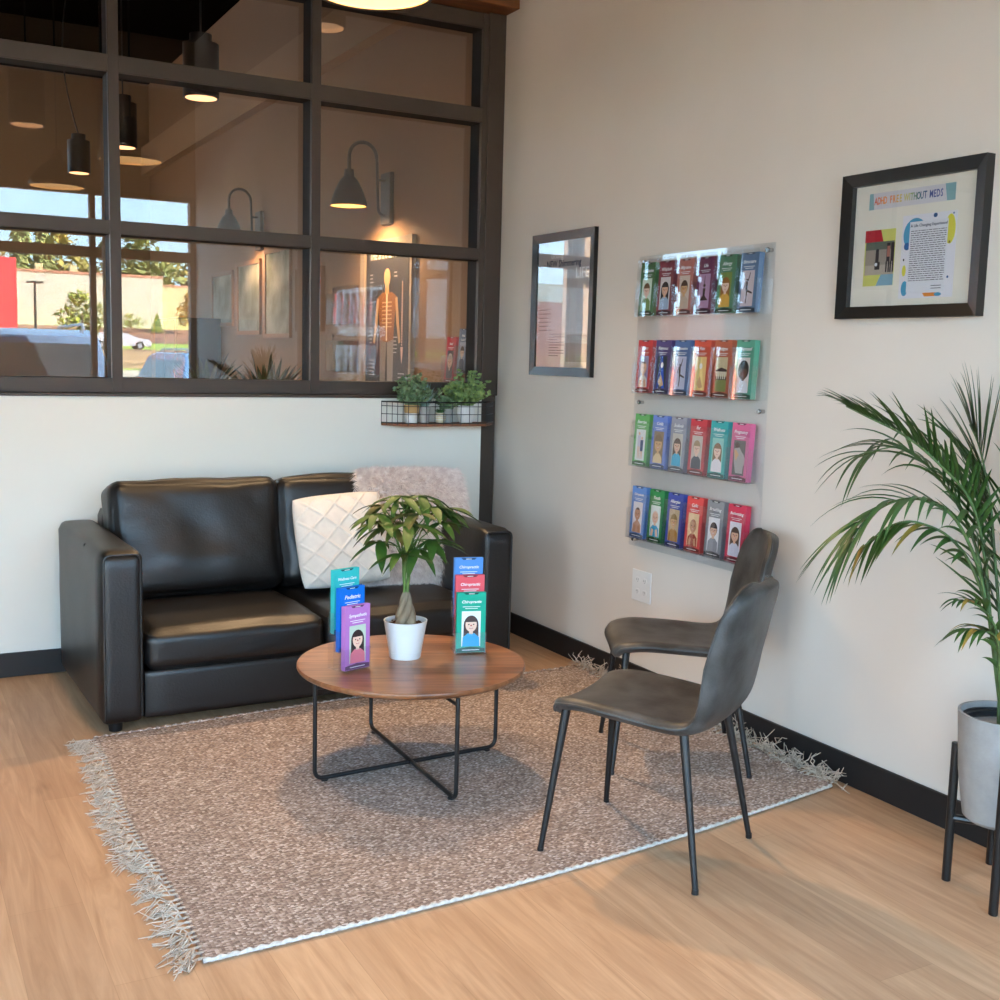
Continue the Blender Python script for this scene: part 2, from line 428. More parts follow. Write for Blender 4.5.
# ================================================================== LIGHTS AND SKY
w = bpy.data.worlds.new('sky'); sc.world = w; w.use_nodes = True
nt = w.node_tree; nt.nodes.clear()
out = nt.nodes.new('ShaderNodeOutputWorld'); bg = nt.nodes.new('ShaderNodeBackground')
tc = nt.nodes.new('ShaderNodeTexCoord'); sp = nt.nodes.new('ShaderNodeSeparateXYZ'); rp = nt.nodes.new('ShaderNodeValToRGB')
nt.links.new(tc.outputs['Generated'], sp.inputs[0]); nt.links.new(sp.outputs['Z'], rp.inputs[0])
e = rp.color_ramp.elements
e[0].position = .0; e[0].color = (.60, .83, 1.0, 1); e[1].position = .75; e[1].color = (.36, .58, .95, 1)
q = e.new(.16); q.color = (.44, .73, 1.0, 1)
nt.links.new(rp.outputs[0], bg.inputs[0]); bg.inputs[1].default_value = SKY = 9.0
nt.links.new(bg.outputs[0], out.inputs[0])
def portal(loc, rot, sx, sy):
    l = bpy.data.lights.new('window_portal', 'AREA'); l.shape = 'RECTANGLE'; l.size = sx; l.size_y = sy; l.cycles.is_portal = True
    o = bpy.data.objects.new('window_portal', l); COL.objects.link(o); o.location = loc; o.rotation_euler = rot
portal((-2.9, -6.30, 1.5), (R(90), 0, R(180)), 5.8, 2.95)          # facing +y
portal((-5.95, 6.8, 1.75), (R(90), 0, R(90)), 3.0, 2.9)
portal((-5.95, -4.7, 1.5), (R(90), 0, R(90)), 2.8, 2.85)
portal((-5.1, 8.6, 2.0), (R(90), 0, 0), 1.7, 3.5)                 # facing -y
s = bpy.data.lights.new('sun', 'SUN'); s.energy = 80; s.angle = R(.53); s.color = (1, .93, .82)
o = bpy.data.objects.new('sun', s); COL.objects.link(o)
o.rotation_euler = Vector((-.75, -.85, -.62)).to_track_quat('-Z', 'Y').to_euler()

# ---- pendant lamps of this room (their bulbs and the lights in them)
M_shade = mat('black enamel shade', (26, 24, 23), .4)
M_shadein = mat('warm white shade lining', (236, 214, 176), .5)
M_bulb = mat('glowing bulb', (255, 214, 150), .5, emit=(255, 200, 130), estr=30)
M_diff = mat('lit diffuser', (255, 214, 150), .5, emit=(255, 206, 160), estr=1.25)
M_diffd = mat('lit dome diffuser', (255, 214, 150), .5, emit=(255, 192, 112), estr=2.6)
WARM = (1, .66, .36)
def point(loc, power, parent=None, rad=.04, col=WARM, kind='POINT', angle=120, blend=.5, dirv=None):
    l = bpy.data.lights.new('lamp_light', kind); l.energy = power; l.color = col; l.shadow_soft_size = rad
    if kind == 'SPOT': l.spot_size = R(angle); l.spot_blend = blend
    o = bpy.data.objects.new('lamp_light', l); COL.objects.link(o); o.location = loc
    if parent: o.parent = parent
    return o
def dome_pendant(loc, label, power, group):
    t = thing('pendant_lamp', label, 'lamp', loc, 0, group)
    b = bm_(); lathe(b, [(.192, 0), (.19, .03), (.16, .09), (.1, .15), (.045, .19), (.035, .26), (.0, .262)], 40)
    obj('lamp_shade', b, [M_shade], t, smooth=True, solid=.003)
    b = bm_(); lathe(b, [(.186, .004), (.183, .03), (.155, .084), (.097, .143), (.0, .18)], 40); obj('shade_lining', b, M_shadein, t, smooth=True)
    b = bm_(); lathe(b, [(0, .05), (.02, .055), (.035, .075), (.03, .11), (.015, .15), (0, .151)], 16); obj('bulb', b, M_bulb, t, smooth=True)
    b = bm_(); lathe(b, [(.184, .006), (.184, .010), (0, .010)], 40); obj('diffuser', b, M_diffd, t)
    b = bm_(); tube(b, [(0, 0, .25), (0, 0, H_C - loc[2])], .006, 8); obj('cord', b, M_black, t)
    point((0, 0, -.005), power, t, .12, kind='SPOT', angle=150, blend=.9)
    return t
dome_pendant((-1.50, -1.88, 2.6), 'glowing dome pendant lamp hanging highest over the coffee table', 30, None)
dome_pendant((-1.72, -3.42, 2.6), 'dome pendant lamp reflected lower left in the interior window', 60, None)
def can_pendant(loc, label, power, cordtop=None, dia=.22, hgt=.36, group=None, bend=0., ang=115, aim=None):
    t = thing('cylinder_pendant', label, 'lamp', loc, 0, group)
    r = dia / 2
    b = bm_(); lathe(b, [(r - .012, 0), (r, 0), (r, hgt), (r * .62, hgt + .001), (r * .62, hgt + .05), (0, hgt + .051)], 32); obj('lamp_body', b, M_shade, t, smooth=True)
    b = bm_(); lathe(b, [(r - .012, 0), (r - .012, .02), (0, .02)], 32); obj('diffuser', b, M_diff, t)
    b = bm_(); top = H_C - loc[2]
    n = 14
    pts = [(bend * math.sin(PI * k / n) * (1 - .4 * k / n), 0, hgt + .05 + (top - hgt - .05) * (k / n)) for k in range(n + 1)]
    tube(b, pts, .005, 6); obj('cord', b, M_black, t, smooth=True)
    if power:
        l_ = point((0, 0, -.02), power, t, .05, kind='SPOT', angle=ang, blend=.9)
        if aim: l_.rotation_euler = Vector(aim).to_track_quat('-Z', 'Y').to_euler()
    return t
can_pendant((-.77, -.42, 3.17), 'black cylinder downlight reflected at the top by the second mullion', 175, ang=74, aim=(-.54, -1.46, -2.78))
can_pendant((-2.15, -1.37, 2.66), 'black cylinder pendant faintly reflected in the leftmost pane', 60, dia=.19, hgt=.34)
can_pendant((-1.34, .94, 2.8), 'largest black cylinder pendant seen behind the glass, top centre', 55, dia=.19, hgt=.28, group='black cylinder pendants behind the glass')
can_pendant((-1.40, 2.79, 2.8), 'black cylinder pendant half hidden by the left mullion', 25, dia=.18, hgt=.29, group='black cylinder pendants behind the glass')
can_pendant((-1.47, 4.2, 2.8), 'lowest black cylinder pendant on a curved cord, left pane', 12, dia=.17, hgt=.245, group='black cylinder pendants behind the glass', bend=-.13)

# ================================================================== BEHIND THE GLASS
def sconce(y, z0, label, power, blue=False):
    """gooseneck wall lamp, backplate on the wall x=0"""
    t = thing('wall_sconce', label, 'lamp', (0, y, z0), 0)
    m = M_sc
    b = bm_(); box(b, -.03, 0, -.075, .075, 0, .32); obj('backplate', b, m, t, bevel=.004)
    b = bm_()
    tube(b, rounded_path([(-.03, 0, .05), (-.075, 0, .05), (-.09, 0, .42)], .05) , .009, 10)
    tube(b, [(-.03, 0, .27), (-.085, 0, .27)], .008, 8)
    pts = [(-.09, 0, .40)] + [(-.183 + .093 * math.cos(a), 0, .40 + .093 * math.sin(a)) for a in [PI * k / 12 for k in range(13)]] + [(-.276, 0, .31)]
    tube(b, pts, .011, 12); obj('gooseneck_arm', b, m, t, smooth=True)
    b = bm_(); lathe(b, [(.116, .09), (.114, .11), (.085, .19), (.055, .25), (.03, .275), (.028, .315), (.0, .316)], 36, c=(-.276, 0, 0)); obj('lamp_shade', b, m, t, smooth=True, solid=.003)
    b = bm_(); lathe(b, [(.112, .094), (.108, .115), (.08, .19), (.0, .24)], 30, c=(-.276, 0, 0)); obj('shade_lining', b, M_shadein, t, smooth=True)
    b = bm_(); lathe(b, [(0, .105), (.03, .12), (.036, .14), (.02, .18), (0, .2)], 16, c=(-.276, 0, 0)); obj('bulb', b, M_bulb, t, smooth=True)
    point((-.276, 0, .09), power, t, .03, kind='SPOT', angle=160, blend=.6)
    return t
M_sc = mat('aged bronze lamp metal', (74, 68, 60), .5)
sconce(1.49, 2.285, 'dark gooseneck wall sconce glowing above the anatomy poster', 60)
sconce(4.25, 2.31, 'fainter gooseneck wall sconce farther back, above the small frames', 30)

def frame_on_wall(name, label, cat, y0, y1, z0, z1, fw, depth, fm, inner, x=0., glass=True, innerm=None, bev=.004):
    """framed picture flat on the wall x=0, facing -x; origin at its lower centre"""
    yc = (y0 + y1) / 2; hw = (y1 - y0) / 2; hz = z1 - z0
    t = thing(name, label, cat, (x, yc, z0), -PI / 2)     # local -Y faces the room, local x runs toward the camera
    t.rotation_euler = (0, 0, -PI / 2)
    b = bm_()
    # mitred frame: four trapezoid bars
    o_ = [(-hw, 0), (hw, 0), (hw, hz), (-hw, hz)]; i_ = [(-hw + fw, fw), (hw - fw, fw), (hw - fw, hz - fw), (-hw + fw, hz - fw)]
    for k in range(4):
        k2 = (k + 1) % 4
        O1, O2, I1, I2 = o_[k], o_[k2], i_[k], i_[k2]
        P = [(O1[0], 0, O1[1]), (O2[0], 0, O2[1]), (I2[0], 0, I2[1]), (I1[0], 0, I1[1])]
        Q = [(O1[0], -depth, O1[1]), (O2[0], -depth, O2[1]), (I2[0], -depth * .72, I2[1]), (I1[0], -depth * .72, I1[1])]
        v = [b.verts.new(p) for p in P + Q]
        for f in ((0, 1, 2, 3), (4, 5, 6, 7), (0, 1, 5, 4), (1, 2, 6, 5), (2, 3, 7, 6), (3, 0, 4, 7)): b.faces.new([v[i] for i in f])
    obj('frame', b, fm, t)
    b = bm_(); box(b, -hw + fw - .003, hw - fw + .003, -.006, -.001, fw - .003, hz - fw + .003); inn = obj(inner, b, innerm, t)
    if glass:
        b = bm_(); box(b, -hw + fw, hw - fw, -.0125, -.011, fw, hz - fw); obj('picture_glass', b, M_picglass, t)
    return t, hw, hz

# tall anatomy poster
M_slate = mat('slate poster paper', (54, 49, 50), .6)
M_greyw = mat('weathered grey wood', (150, 132, 114), .7, var=.15, vscale=5)
t, hw, hz = frame_on_wall('anatomy_poster', 'tall dark anatomy poster with a standing figure behind the glass', 'poster', 1.06, 1.90, .62, 2.19, .05, .03, M_greyw, 'poster_sheet', innerm=M_slate, glass=False)
M_skin = mat('printed bone tan', (190, 150, 106), .7); M_musc = mat('printed muscle orange', (140, 88, 44), .7); M_pale = mat('printed pale grey', (140, 130, 122), .7)
b = bm_()
cx = .0; zt = 1.995 - .62
def pol(pts, mi=0, y=-.0072, bb=None): quad(bb or b, [(p[0], y, p[1]) for p in pts], mi)
disc(b, (-.01, -.0074, zt - .045), .058, rx=.052, seg=16, mi=0)
pol([(-.035, zt - .08), (.015, zt - .08), (.022, zt - .15), (-.042, zt - .15)], 0, -.0073)
pol([(-.175, zt - .175), (-.09, zt - .14), (.07, zt - .14), (.155, zt - .175), (.115, zt - .32), (.10, zt - .46), (-.12, zt - .46), (-.135, zt - .32)], 1)
pol([(-.18, zt - .175), (-.145, zt - .18), (-.165, zt - .33), (-.205, zt - .47), (-.235, zt - .46), (-.205, zt - .32)], 0, -.0074)
pol([(.16, zt - .175), (.125, zt - .18), (.145, zt - .33), (.185, zt - .47), (.215, zt - .46), (.185, zt - .32)], 0, -.0074)
pol([(-.125, zt - .44), (-.015, zt - .46), (-.03, zt - .72), (-.045, zt - 1.05), (-.10, zt - 1.05), (-.115, zt - .72)], 2)
pol([(.105, zt - .44), (-.005, zt - .46), (.01, zt - .72), (.025, zt - 1.05), (.08, zt - 1.05), (.095, zt - .72)], 2)
for k in range(7): pol([(-.09, zt - .20 - k * .026), (.07, zt - .20 - k * .026), (.07, zt - .209 - k * .026), (-.09, zt - .209 - k * .026)], 0, -.0076)
pol([(-.02, zt - .15), (0, zt - .15), (0, zt - .45), (-.02, zt - .45)], 3, -.008)
obj('printed_figure', b, [M_skin, M_musc, M_pale, mat('printed spine cream', (232, 206, 168), .7)], t)
b = bm_()
for k in range(24):
    z = zt - .08 - k * .017; wd = .008 + .006 * math.sin(k / 24 * PI)
    pol([(.235 - wd, z), (.235 + wd, z), (.235 + wd * .8, z - .011), (.235 - wd * .8, z - .011)])
pol([(.215, zt - .49), (.255, zt - .49), (.245, zt - .56), (.235, zt - .6), (.225, zt - .56)])
obj('printed_spine', b, mat('printed spine pink', (206, 168, 150), .7), t)
b = bm_()
for sx, z0, n, L in ((-.3, 1.36, 4, .07), (-.3, 1.18, 12, .06), (-.3, .8, 5, .1), (-.3, .5, 4, .06), (.1, 1.36, 2, .07), (.1, .95, 5, .07), (.18, .72, 3, .12), (.18, .62, 14, .13), (.1, .4, 3, .05)):
    for k in range(n):
        z = z0 - k * .024; ll = L * (.6 + .4 * random.random())
        pol([(sx, z), (sx + ll, z), (sx + ll, z - .007), (sx, z - .007)])
pol([(-.17, 1.17), (-.163, 1.17), (-.163, .84), (-.17, .84)]); pol([(-.17, .62), (-.165, .62), (-.165, .3), (-.17, .3)])
obj('printed_captions', b, mat('printed caption grey', (178, 170, 164), .7), t)
text('THE SPINAL NERVES', .068, (0, -.0075, zt + .10), mat('cream print', (236, 222, 200), .7), t, 'title', bold=.0015)

# three small frames farther back
M_tanf = mat('tan picture frame', (146, 110, 78), .5); M_artglare = mat('pale print with painted glare', (222, 216, 196), .8, c2=(120, 128, 104), vscale=3.2)  # pale mottled tones imitate outdoor glare on the frames' glass
for y0, y1, z0, z1, lab in ((5.08, 5.82, 1.68, 2.19, 'small tan frame farthest left behind the glass'), (4.22, 4.95, 1.60, 2.24, 'middle tan frame behind the glass with glare painted into its pale print'), (3.42, 4.12, 1.57, 2.30, 'tall narrow frame behind the glass nearest the second mullion')):
    frame_on_wall('picture_frame', lab, 'picture', y0, y1, z0, z1, .035, .025, M_tanf, 'print', innerm=M_artglare)

def acrylic_pocket(b, x0, x1, d, z0, z1, frontz=None, y0=0.):
    """open-topped clear box: back at y0, front at y0-d"""
    th = .0025; fz = frontz or z1
    box(b, x0, x1, y0 - th, y0, z0, z1); box(b, x0, x1, y0 - d, y0 - d + th, z0, fz)
    box(b, x0, x0 + th, y0 - d + th, y0 - th, z0, fz); box(b, x1 - th, x1, y0 - d + th, y0 - th, z0, fz); box(b, x0 + th, x1 - th, y0 - d + th, y0 - th, z0, z0 + th)
for z0, z1, y0, y1, lab in ((1.66, 1.93, 1.98, 2.5, 'empty clear wall pocket behind the glass, the upper one'), (1.33, 1.60, 1.98, 2.5, 'empty clear wall pocket behind the glass, the lower one')):
    t = thing('brochure_pocket', lab, 'holder', (-.004, (y0 + y1) / 2, z0), -PI / 2)
    h = (y1 - y0) / 2
    b = bm_(); acrylic_pocket(b, -h, h, .05, 0, z1 - z0, (z1 - z0) * .8); obj('acrylic_box', b, M_acryl, t)
    b = bm_()
    for sx in (-h + .02, 0, h - .02): lathe(b, [(0, 0), (.007, 0), (.007, .006), (0, .006)], 10, c=(0, 0, 0))
    b.free()
    b = bm_()
    b.free()
    for sx in (-h + .03, h - .03): b = bm_(); tube(b, [(sx, -.003, z1 - z0 - .02), (sx, -.01, z1 - z0 - .02)], .008, 10); obj('screw', b, M_chrome, t)
# dark cabinet and spiky plants far back
M_cab = mat('dark blue grey laminate', (52, 54, 60), .5)
t = thing('tall_cabinet', 'dark grey tall cabinet end far behind the glass', 'cabinet', (-.22, 5.92, 0))
b = bm_(); box(b, -.21, .21, -.42, .42, .05, 1.755); obj('body', b, M_cab, t, bevel=.006)
for sy in (-.21, .21):
    b = bm_(); box(b, -.228, -.211, sy - .2, sy + .2, .08, 1.73); d_ = obj('door', b, M_cab, t, bevel=.003)
    b = bm_(); tube(b, [(-.245, sy * .15, .95), (-.245, sy * .15, 1.1)], .005, 8); obj('handle', b, M_chrome, d_)
b = bm_(); box(b, -.19, .19, -.4, .4, 0, .05); obj('plinth', b, M_black, t)
M_dark = mat('dark snake plant leaf', (40, 46, 34), .5, c2=(74, 80, 54), vscale=14)
for (x, y, s, seed, lab) in ((-.36, 2.9, 1.0, 1, 'spiky dark plant behind the glass beside the second mullion'), (-.4, 4.55, 1.0, 2, 'spiky dark plant behind the glass in front of the grey cabinet')):
    t = thing('spiky_plant', lab, 'plant', (x, y, 0))
    b = bm_(); lathe(b, [(0, 0), (.13, 0), (.17, 1.08), (.155, 1.08), (.15, 1.04), (0, 1.04)], 24); obj('planter', b, M_concrete, t, smooth=True)
    rr = random.Random(seed); b = bm_()
    for k in range(34):
        a = rr.uniform(0, 2 * PI); sp_ = rr.uniform(.1, .95)
        leaf(b, (.05 * math.cos(a), .05 * math.sin(a), 1.04), (math.cos(a) * sp_, math.sin(a) * sp_, 1), (-math.cos(a), -math.sin(a), .4), rr.uniform(.36, .55) * s, .045, .15, 5)
    keepnormals('foliage', b, M_dark, t)
# ================================================================== SOFA
SX0, SX1, SF = -.892, .892, -.465
t = sofa = thing('loveseat', 'black leather two-seat sofa with square arms against the back wall', 'sofa', (-1.363, -.6235, 0), R(1.4))
cx, cy = 0, 0
aw = .163; hw = (SX1 - SX0) / 2
yb = .465; yf = SF                 # local back / front
def armwarp(p): return p
for s_, nm in ((-1, 'left'), (1, 'right')):
    b = bm_(); rbox(b, aw, yb - yf, .665, .036, 14, c=(s_ * (hw - aw / 2), (yb + yf) / 2, .032 + .3325), bulge=(.004, .004, .006), wr=.002, wseed=s_ * 3)
    a_ = keepnormals('armrest', b, M_leather, t)
    b = bm_()
    xo, xi = s_ * hw, s_ * (hw - aw); zc = .05
    for yy in (yf + .004,):
        e_ = .014
        x0_, x1_ = min(xo, xi) + e_, max(xo, xi) - e_
        tube(b, rounded_path([(x0_, yy, .06), (x0_, yy, .687), (x1_, yy, .687), (x1_, yy, .06)], .03), .0045, 8)
    tube(b, [(x0_ - .012, yf + .33, .25), (x0_ - .008, yf + .33, .682), (x0_ + .02, yf + .33, .700), (x1_ - .02, yf + .33, .687), (x1_ + .01, yf + .33, .682)], .0025, 6)
    obj('welt_seam', b, M_leather, a_, smooth=True)
inner = hw - aw
b = bm_(); rbox(b, 2 * inner + .004, .05, .19, .015, 10, c=(0, yf + .045, .033 + .1), bulge=(0, .006, 0), wr=.0015); keepnormals('front_panel', b, M_leather, t)
b = bm_(); box(b, -inner, inner, yf + .07, yb, .05, .2); obj('base', b, M_leather, t, bevel=.01)
b = bm_(); rbox(b, 2 * inner, .16, .62, .04, 10, c=(0, yb - .09, .05 + .32 + .08), bulge=(0, .01, .01)); keepnormals('back_frame', b, M_leather, t)
cw = inner
for s_ in (-1, 1):
    b = bm_()
    rbox(b, cw - .006, .80, .155, .045, 22, c=(s_ * (cw / 2), yf + .395, .228 + .0775), bulge=(.004, .012, .022), wr=.006, wseed=s_ * 11.3, wfreq=5)
    k_ = keepnormals('seat_cushion', b, M_leather, t)
    b = bm_()
    x0_, x1_ = s_ * cw / 2 - (cw / 2 - .012), s_ * cw / 2 + (cw / 2 - .012)
    pts = rounded_path([(x0_, yf + .1, .368), (x0_ , yf + .012, .366), (x1_, yf + .012, .366), (x1_, yf + .1, .368)], .03)
    tube(b, pts, .0035, 6); obj('piping', b, M_leather, k_, smooth=True)
for s_ in (-1, 1):
    b = bm_()
    ang = R(-13)
    def warp(p, s_=s_):
        # sag at the lower middle, pulled corners
        q_ = Vector(p)
        q_.y -= .025 * math.exp(-((p.z + .12) / .1) ** 2) * (1 - (p.x / (cw / 2)) ** 2)
        q_.y += .018 * math.exp(-(p.x / .05) ** 2) * math.exp(-((p.z + .02) / .12) ** 2)
        yy, zz = q_.y, q_.z
        q_.y = yy * math.cos(ang) - zz * math.sin(ang); q_.z = yy * math.sin(ang) + zz * math.cos(ang)
        return q_
    rbox(b, cw + .012, .19, .50, .05, 24, c=(s_ * (cw / 2 + .002), yb - .285, .635), bulge=(.006, .035, .012), wr=.009, wseed=s_ * 7.7, warp=warp, wfreq=5)
    keepnormals('back_cushion', b, M_leather, t)
for sx in (-1, 1):
    for yy in (yf + .06, yb - .08):
        b = bm_(); lathe(b, [(0, 0), (.024, 0), (.028, .034), (0, .034)], 20, c=(sx * (hw - .06), yy, 0)); obj('leg', b, M_black, t, smooth=True)

# ---- pillows
def pillow_surface(b, s, th, n, f):
    """square pillow in the local xz plane, thickness along y; f(u, v) extra relief of the front"""
    def P(i, j, side):
        u, v = 2 * i / n - 1, 2 * j / n - 1
        edge = (1 - abs(u) ** 3.2) * (1 - abs(v) ** 3.2)
        pinch = 1 - .07 * (u * u) * (1 - v * v) * 1.0
        pinch2 = 1 - .07 * (v * v) * (1 - u * u) * 1.0
        x = u * s / 2 * pinch2 * (1 - .03 * (1 - abs(u))) ; z = v * s / 2 * pinch
        cr = 1 - .055 * (u * u * v * v) ** 2; x *= cr; z *= cr
        y = -side * (th / 2 * max(0, edge) ** .55)
        if side > 0: y -= f(u, v) * min(1, edge * 4)
        return (x, y, z)
    g = {}
    for side in (1, -1):
        for i in range(n + 1):
            for j in range(n + 1):
                if side < 0 and (i in (0, n) or j in (0, n)): g[(side, i, j)] = g[(1, i, j)]
                else: g[(side, i, j)] = b.verts.new(P(i, j, side))
        for i in range(n):
            for j in range(n):
                q_ = [g[(side, i, j)], g[(side, i + 1, j)], g[(side, i + 1, j + 1)], g[(side, i, j + 1)]]
                if side < 0: q_ = q_[::-1]
                ff = b.faces.new(q_); ff.smooth = True
def knit(u, v):
    k = 3.9
    d1 = abs(((u * .9 + v) * k / 2 + .25) % 1 - .5); d2 = abs(((u * .9 - v) * k / 2 + .25) % 1 - .5)
    br = .0
    if d1 < .085: br = max(br, .0065 * (1 - d1 / .085) ** .5 * (.7 + .3 * abs(math.sin((u * .9 - v) * 38))))
    if d2 < .085: br = max(br, .0065 * (1 - d2 / .085) ** .5 * (.7 + .3 * abs(math.sin((u * .9 + v) * 38))))
    return br + .0012 * math.sin(u * 150) * math.sin(v * 150) + .003 * noise.noise(Vector((u * 3, v * 3, 1)))
t = thing('throw_pillow', 'cream cable-knit pillow with diamond pattern leaning on the sofa', 'pillow', (-1.140, -.70, .630))
t.rotation_euler = (R(-17), R(-4), R(-4))
b = bm_(); pillow_surface(b, .415, .15, 150, knit); keepnormals('knit_cover', b, M_knit, t)
t = thing('throw_pillow', 'fluffy blush faux fur pillow behind the money tree', 'pillow', (-.73, -.565, .66))
t.rotation_euler = (R(-17), R(2), R(3))
b = bm_(); pillow_surface(b, .50, .15, 24, lambda u, v: 0.); keepnormals('cushion', b, M_furb, t)
b = bm_(); rr = random.Random(5)
def strand(b, p, d, L, w):
    s_ = d.cross(Vector((0, -1, .2))).normalized() * w
    if s_.length < 1e-6: s_ = Vector((w, 0, 0))
    m_ = p + d * L * .55 + Vector((0, 0, -.12 * L)); e_ = p + d * L * .95 + Vector((0, -.1 * L, -.45 * L))
    v = [b.verts.new(p - s_), b.verts.new(p + s_), b.verts.new(m_ + s_ * .8), b.verts.new(m_ - s_ * .8), b.verts.new(e_)]
    f = b.faces.new((v[0], v[1], v[2], v[3])); f.smooth = True; f = b.faces.new((v[3], v[2], v[4])); f.smooth = True
for k in range(17000):
    u, v = rr.uniform(-1, 1), rr.uniform(-1, 1)
    if rr.random() < .25:
        if rr.random() < .5: u = math.copysign(1 - rr.random() * .06, u)
        else: v = math.copysign(1 - rr.random() * .06, v)
    side = 1 if rr.random() < .8 else -1
    edge = max(0, (1 - abs(u) ** 3.2) * (1 - abs(v) ** 3.2))
    p = Vector((u * .25, -side * .075 * edge ** .55, v * .25))
    d = Vector((u * .9 * abs(u) ** 2 + rr.gauss(0, .35), -side * (.25 + edge * .6) + rr.gauss(0, .2), v * .9 * abs(v) ** 2 + rr.gauss(0, .35))).normalized()
    strand(b, p, d, rr.uniform(.038, .075), .0017)
fp = keepnormals('fur', b, M_fur, t); fp['kind'] = 'stuff'

# ================================================================== RUG
C00, C10, C11, C01 = Vector((-2.315, -2.885, 0)), Vector((-.085, -2.675, 0)), Vector((-.075, -1.0, 0)), Vector((-2.285, -1.14, 0))
def rugp(u, v):
    a = C00.lerp(C10, u); c = C01.lerp(C11, u); p = a.lerp(c, v)
    p.y -= .055 * math.sin(PI * u) * (1 - v) ** 2 * (1 if u < .8 else 1)
    p.y += .02 * math.sin(PI * u) * v ** 3
    p.x += .012 * math.sin(v * 9) * (1 - u) ** 3
    return p
rug = thing('area_rug', 'brown-grey tweed jute rug with fringed ends under the coffee table', 'rug', (-1.2, -1.95, 0))
off = Vector((-1.2, -1.95, 0))
b = bm_(); NU, NV = 120, 90; g = {}
for i in range(NU + 1):
    for j in range(NV + 1):
        p = rugp(i / NU, j / NV) - off
        z = .0085 + .0012 * noise.noise(Vector((p.x * 3, p.y * 3, 0)))
        if i > NU - 4: z += .006 * (i - NU + 4) / 4 * (1 + math.sin(j * .7))
        g[(i, j)] = b.verts.new((p.x, p.y, z))
for i in range(NU):
    for j in range(NV):
        f = b.faces.new((g[(i, j)], g[(i + 1, j)], g[(i + 1, j + 1)], g[(i, j + 1)])); f.smooth = True
low = {}
ring = [(i, 0) for i in range(NU + 1)] + [(NU, j) for j in range(1, NV + 1)] + [(i, NV) for i in range(NU - 1, -1, -1)] + [(0, j) for j in range(NV - 1, 0, -1)]
for k in ring: c = g[k].co; low[k] = b.verts.new((c.x, c.y, .0008))
for a_, c_ in zip(ring, ring[1:] + ring[:1]): b.faces.new((g[a_], low[a_], low[c_], g[c_]))
b.faces.new([low[k] for k in ring][::-1])
keepnormals('woven_field', b, M_rug, rug, smooth=False)
for vv, nm in ((0, 0), (1, 1)):
    b = bm_(); pts = []
    for i in range(0, 221):
        p = rugp(i / 220, vv) - off; pts.append((p.x, p.y + (-.002 if vv == 0 else .002), .009 + .0022 * math.sin(i * 1.9)))
    tube(b, pts, [.0052 + .0013 * math.sin(i * 1.9) for i in range(221)], 6); obj('edge_cord', b, M_edge if vv == 0 else M_rug, rug, smooth=True)
for side in (0, 1):
    b = bm_(); rr = random.Random(21 + side)
    nT = 64
    for k in range(nT):
        v = (k + .5) / nT; root = rugp(side, v) - off
        out = Vector((-1, 0, 0)) if side == 0 else Vector((1, 0, 0))
        lean = rr.gauss(-.15 if side == 0 else -.3, .22); Lt = rr.uniform(.065, .10) if side == 0 else rr.uniform(.08, .12)
        base = Vector((root.x, root.y, .008))
        if side == 0: knot = base + out * .010 + Vector((0, lean * .01, 0))
        else: knot = base + out * .02 + Vector((0, lean * .02, .008))
        tube(b, [base - out * .008, knot], [.0035, .0040], 5)
        for q in range(8):
            d = (out + Vector((0, lean + rr.gauss(0, .22), 0))).normalized(); LL = Lt * rr.uniform(.7, 1.1)
            if side == 0:
                if k < 5: d = (out * .75 + Vector((0, -.75 + rr.gauss(0, .3), 0))).normalized()
                pts = [knot]
                for s_ in (1, 2, 3, 4):
                    pp = knot + d * LL * s_ / 4 + Vector((rr.gauss(0, .002) * s_, rr.gauss(0, .003) * s_, 0))
                    pp.z = max(.003, .01 * (1 - s_ / 4) + rr.uniform(0, .006) + (.02 if rr.random() < .08 else 0))
                    pts.append(pp)
            else:   # fringe ruffles up against the baseboard
                xmax = -.02 - off.x
                pts = [knot]; dd = Vector((rr.uniform(-.5, .5), lean + rr.gauss(0, .5), rr.uniform(.1, .9))).normalized()
                for s_ in (1, 2, 3, 4):
                    pp = knot + dd * LL * .85 * s_ / 4 + Vector((rr.gauss(0, .003) * s_, rr.gauss(0, .005) * s_, -.004 * s_ * s_ * rr.random()))
                    pp.x = min(xmax, pp.x); pp.z = max(.004, pp.z); pts.append(pp)
            tube(b, pts, [.0024, .0023, .0021, .0018, .0012], 4, caps=False)
    f_ = keepnormals('fringe', b, M_fringe, rug); f_['kind'] = 'stuff'

# ================================================================== COFFEE TABLE
TZ, TC, TR = .387, (-1.328, -1.885), .399
t = thing('coffee_table', 'round wooden coffee table on crossed black wire legs', 'table', (TC[0], TC[1], 0))
b = bm_(); lathe(b, [(0, TZ - .024), (TR - .016, TZ - .024), (TR - .004, TZ - .017), (TR, TZ - .010), (TR, TZ - .004), (TR - .003, TZ), (0, TZ)], 128); obj('tabletop', b, M_top, t, smooth=True)
def wire(p0, p1):
    p0, p1 = Vector(p0), Vector(p1); b = bm_()
    tube(b, rounded_path([(p0.x, p0.y, TZ - .026), (p0.x, p0.y, .021), (p1.x, p1.y, .021), (p1.x, p1.y, TZ - .026)], .035, 8), .0075, 12)
    d = (p1 - p0).normalized()
    a0 = p0 + d * .003; a1 = p1 - d * .003
    tube(b, [(p0.x, p0.y, TZ - .05), (p1.x, p1.y, TZ - .05)], .006, 10)
    return b
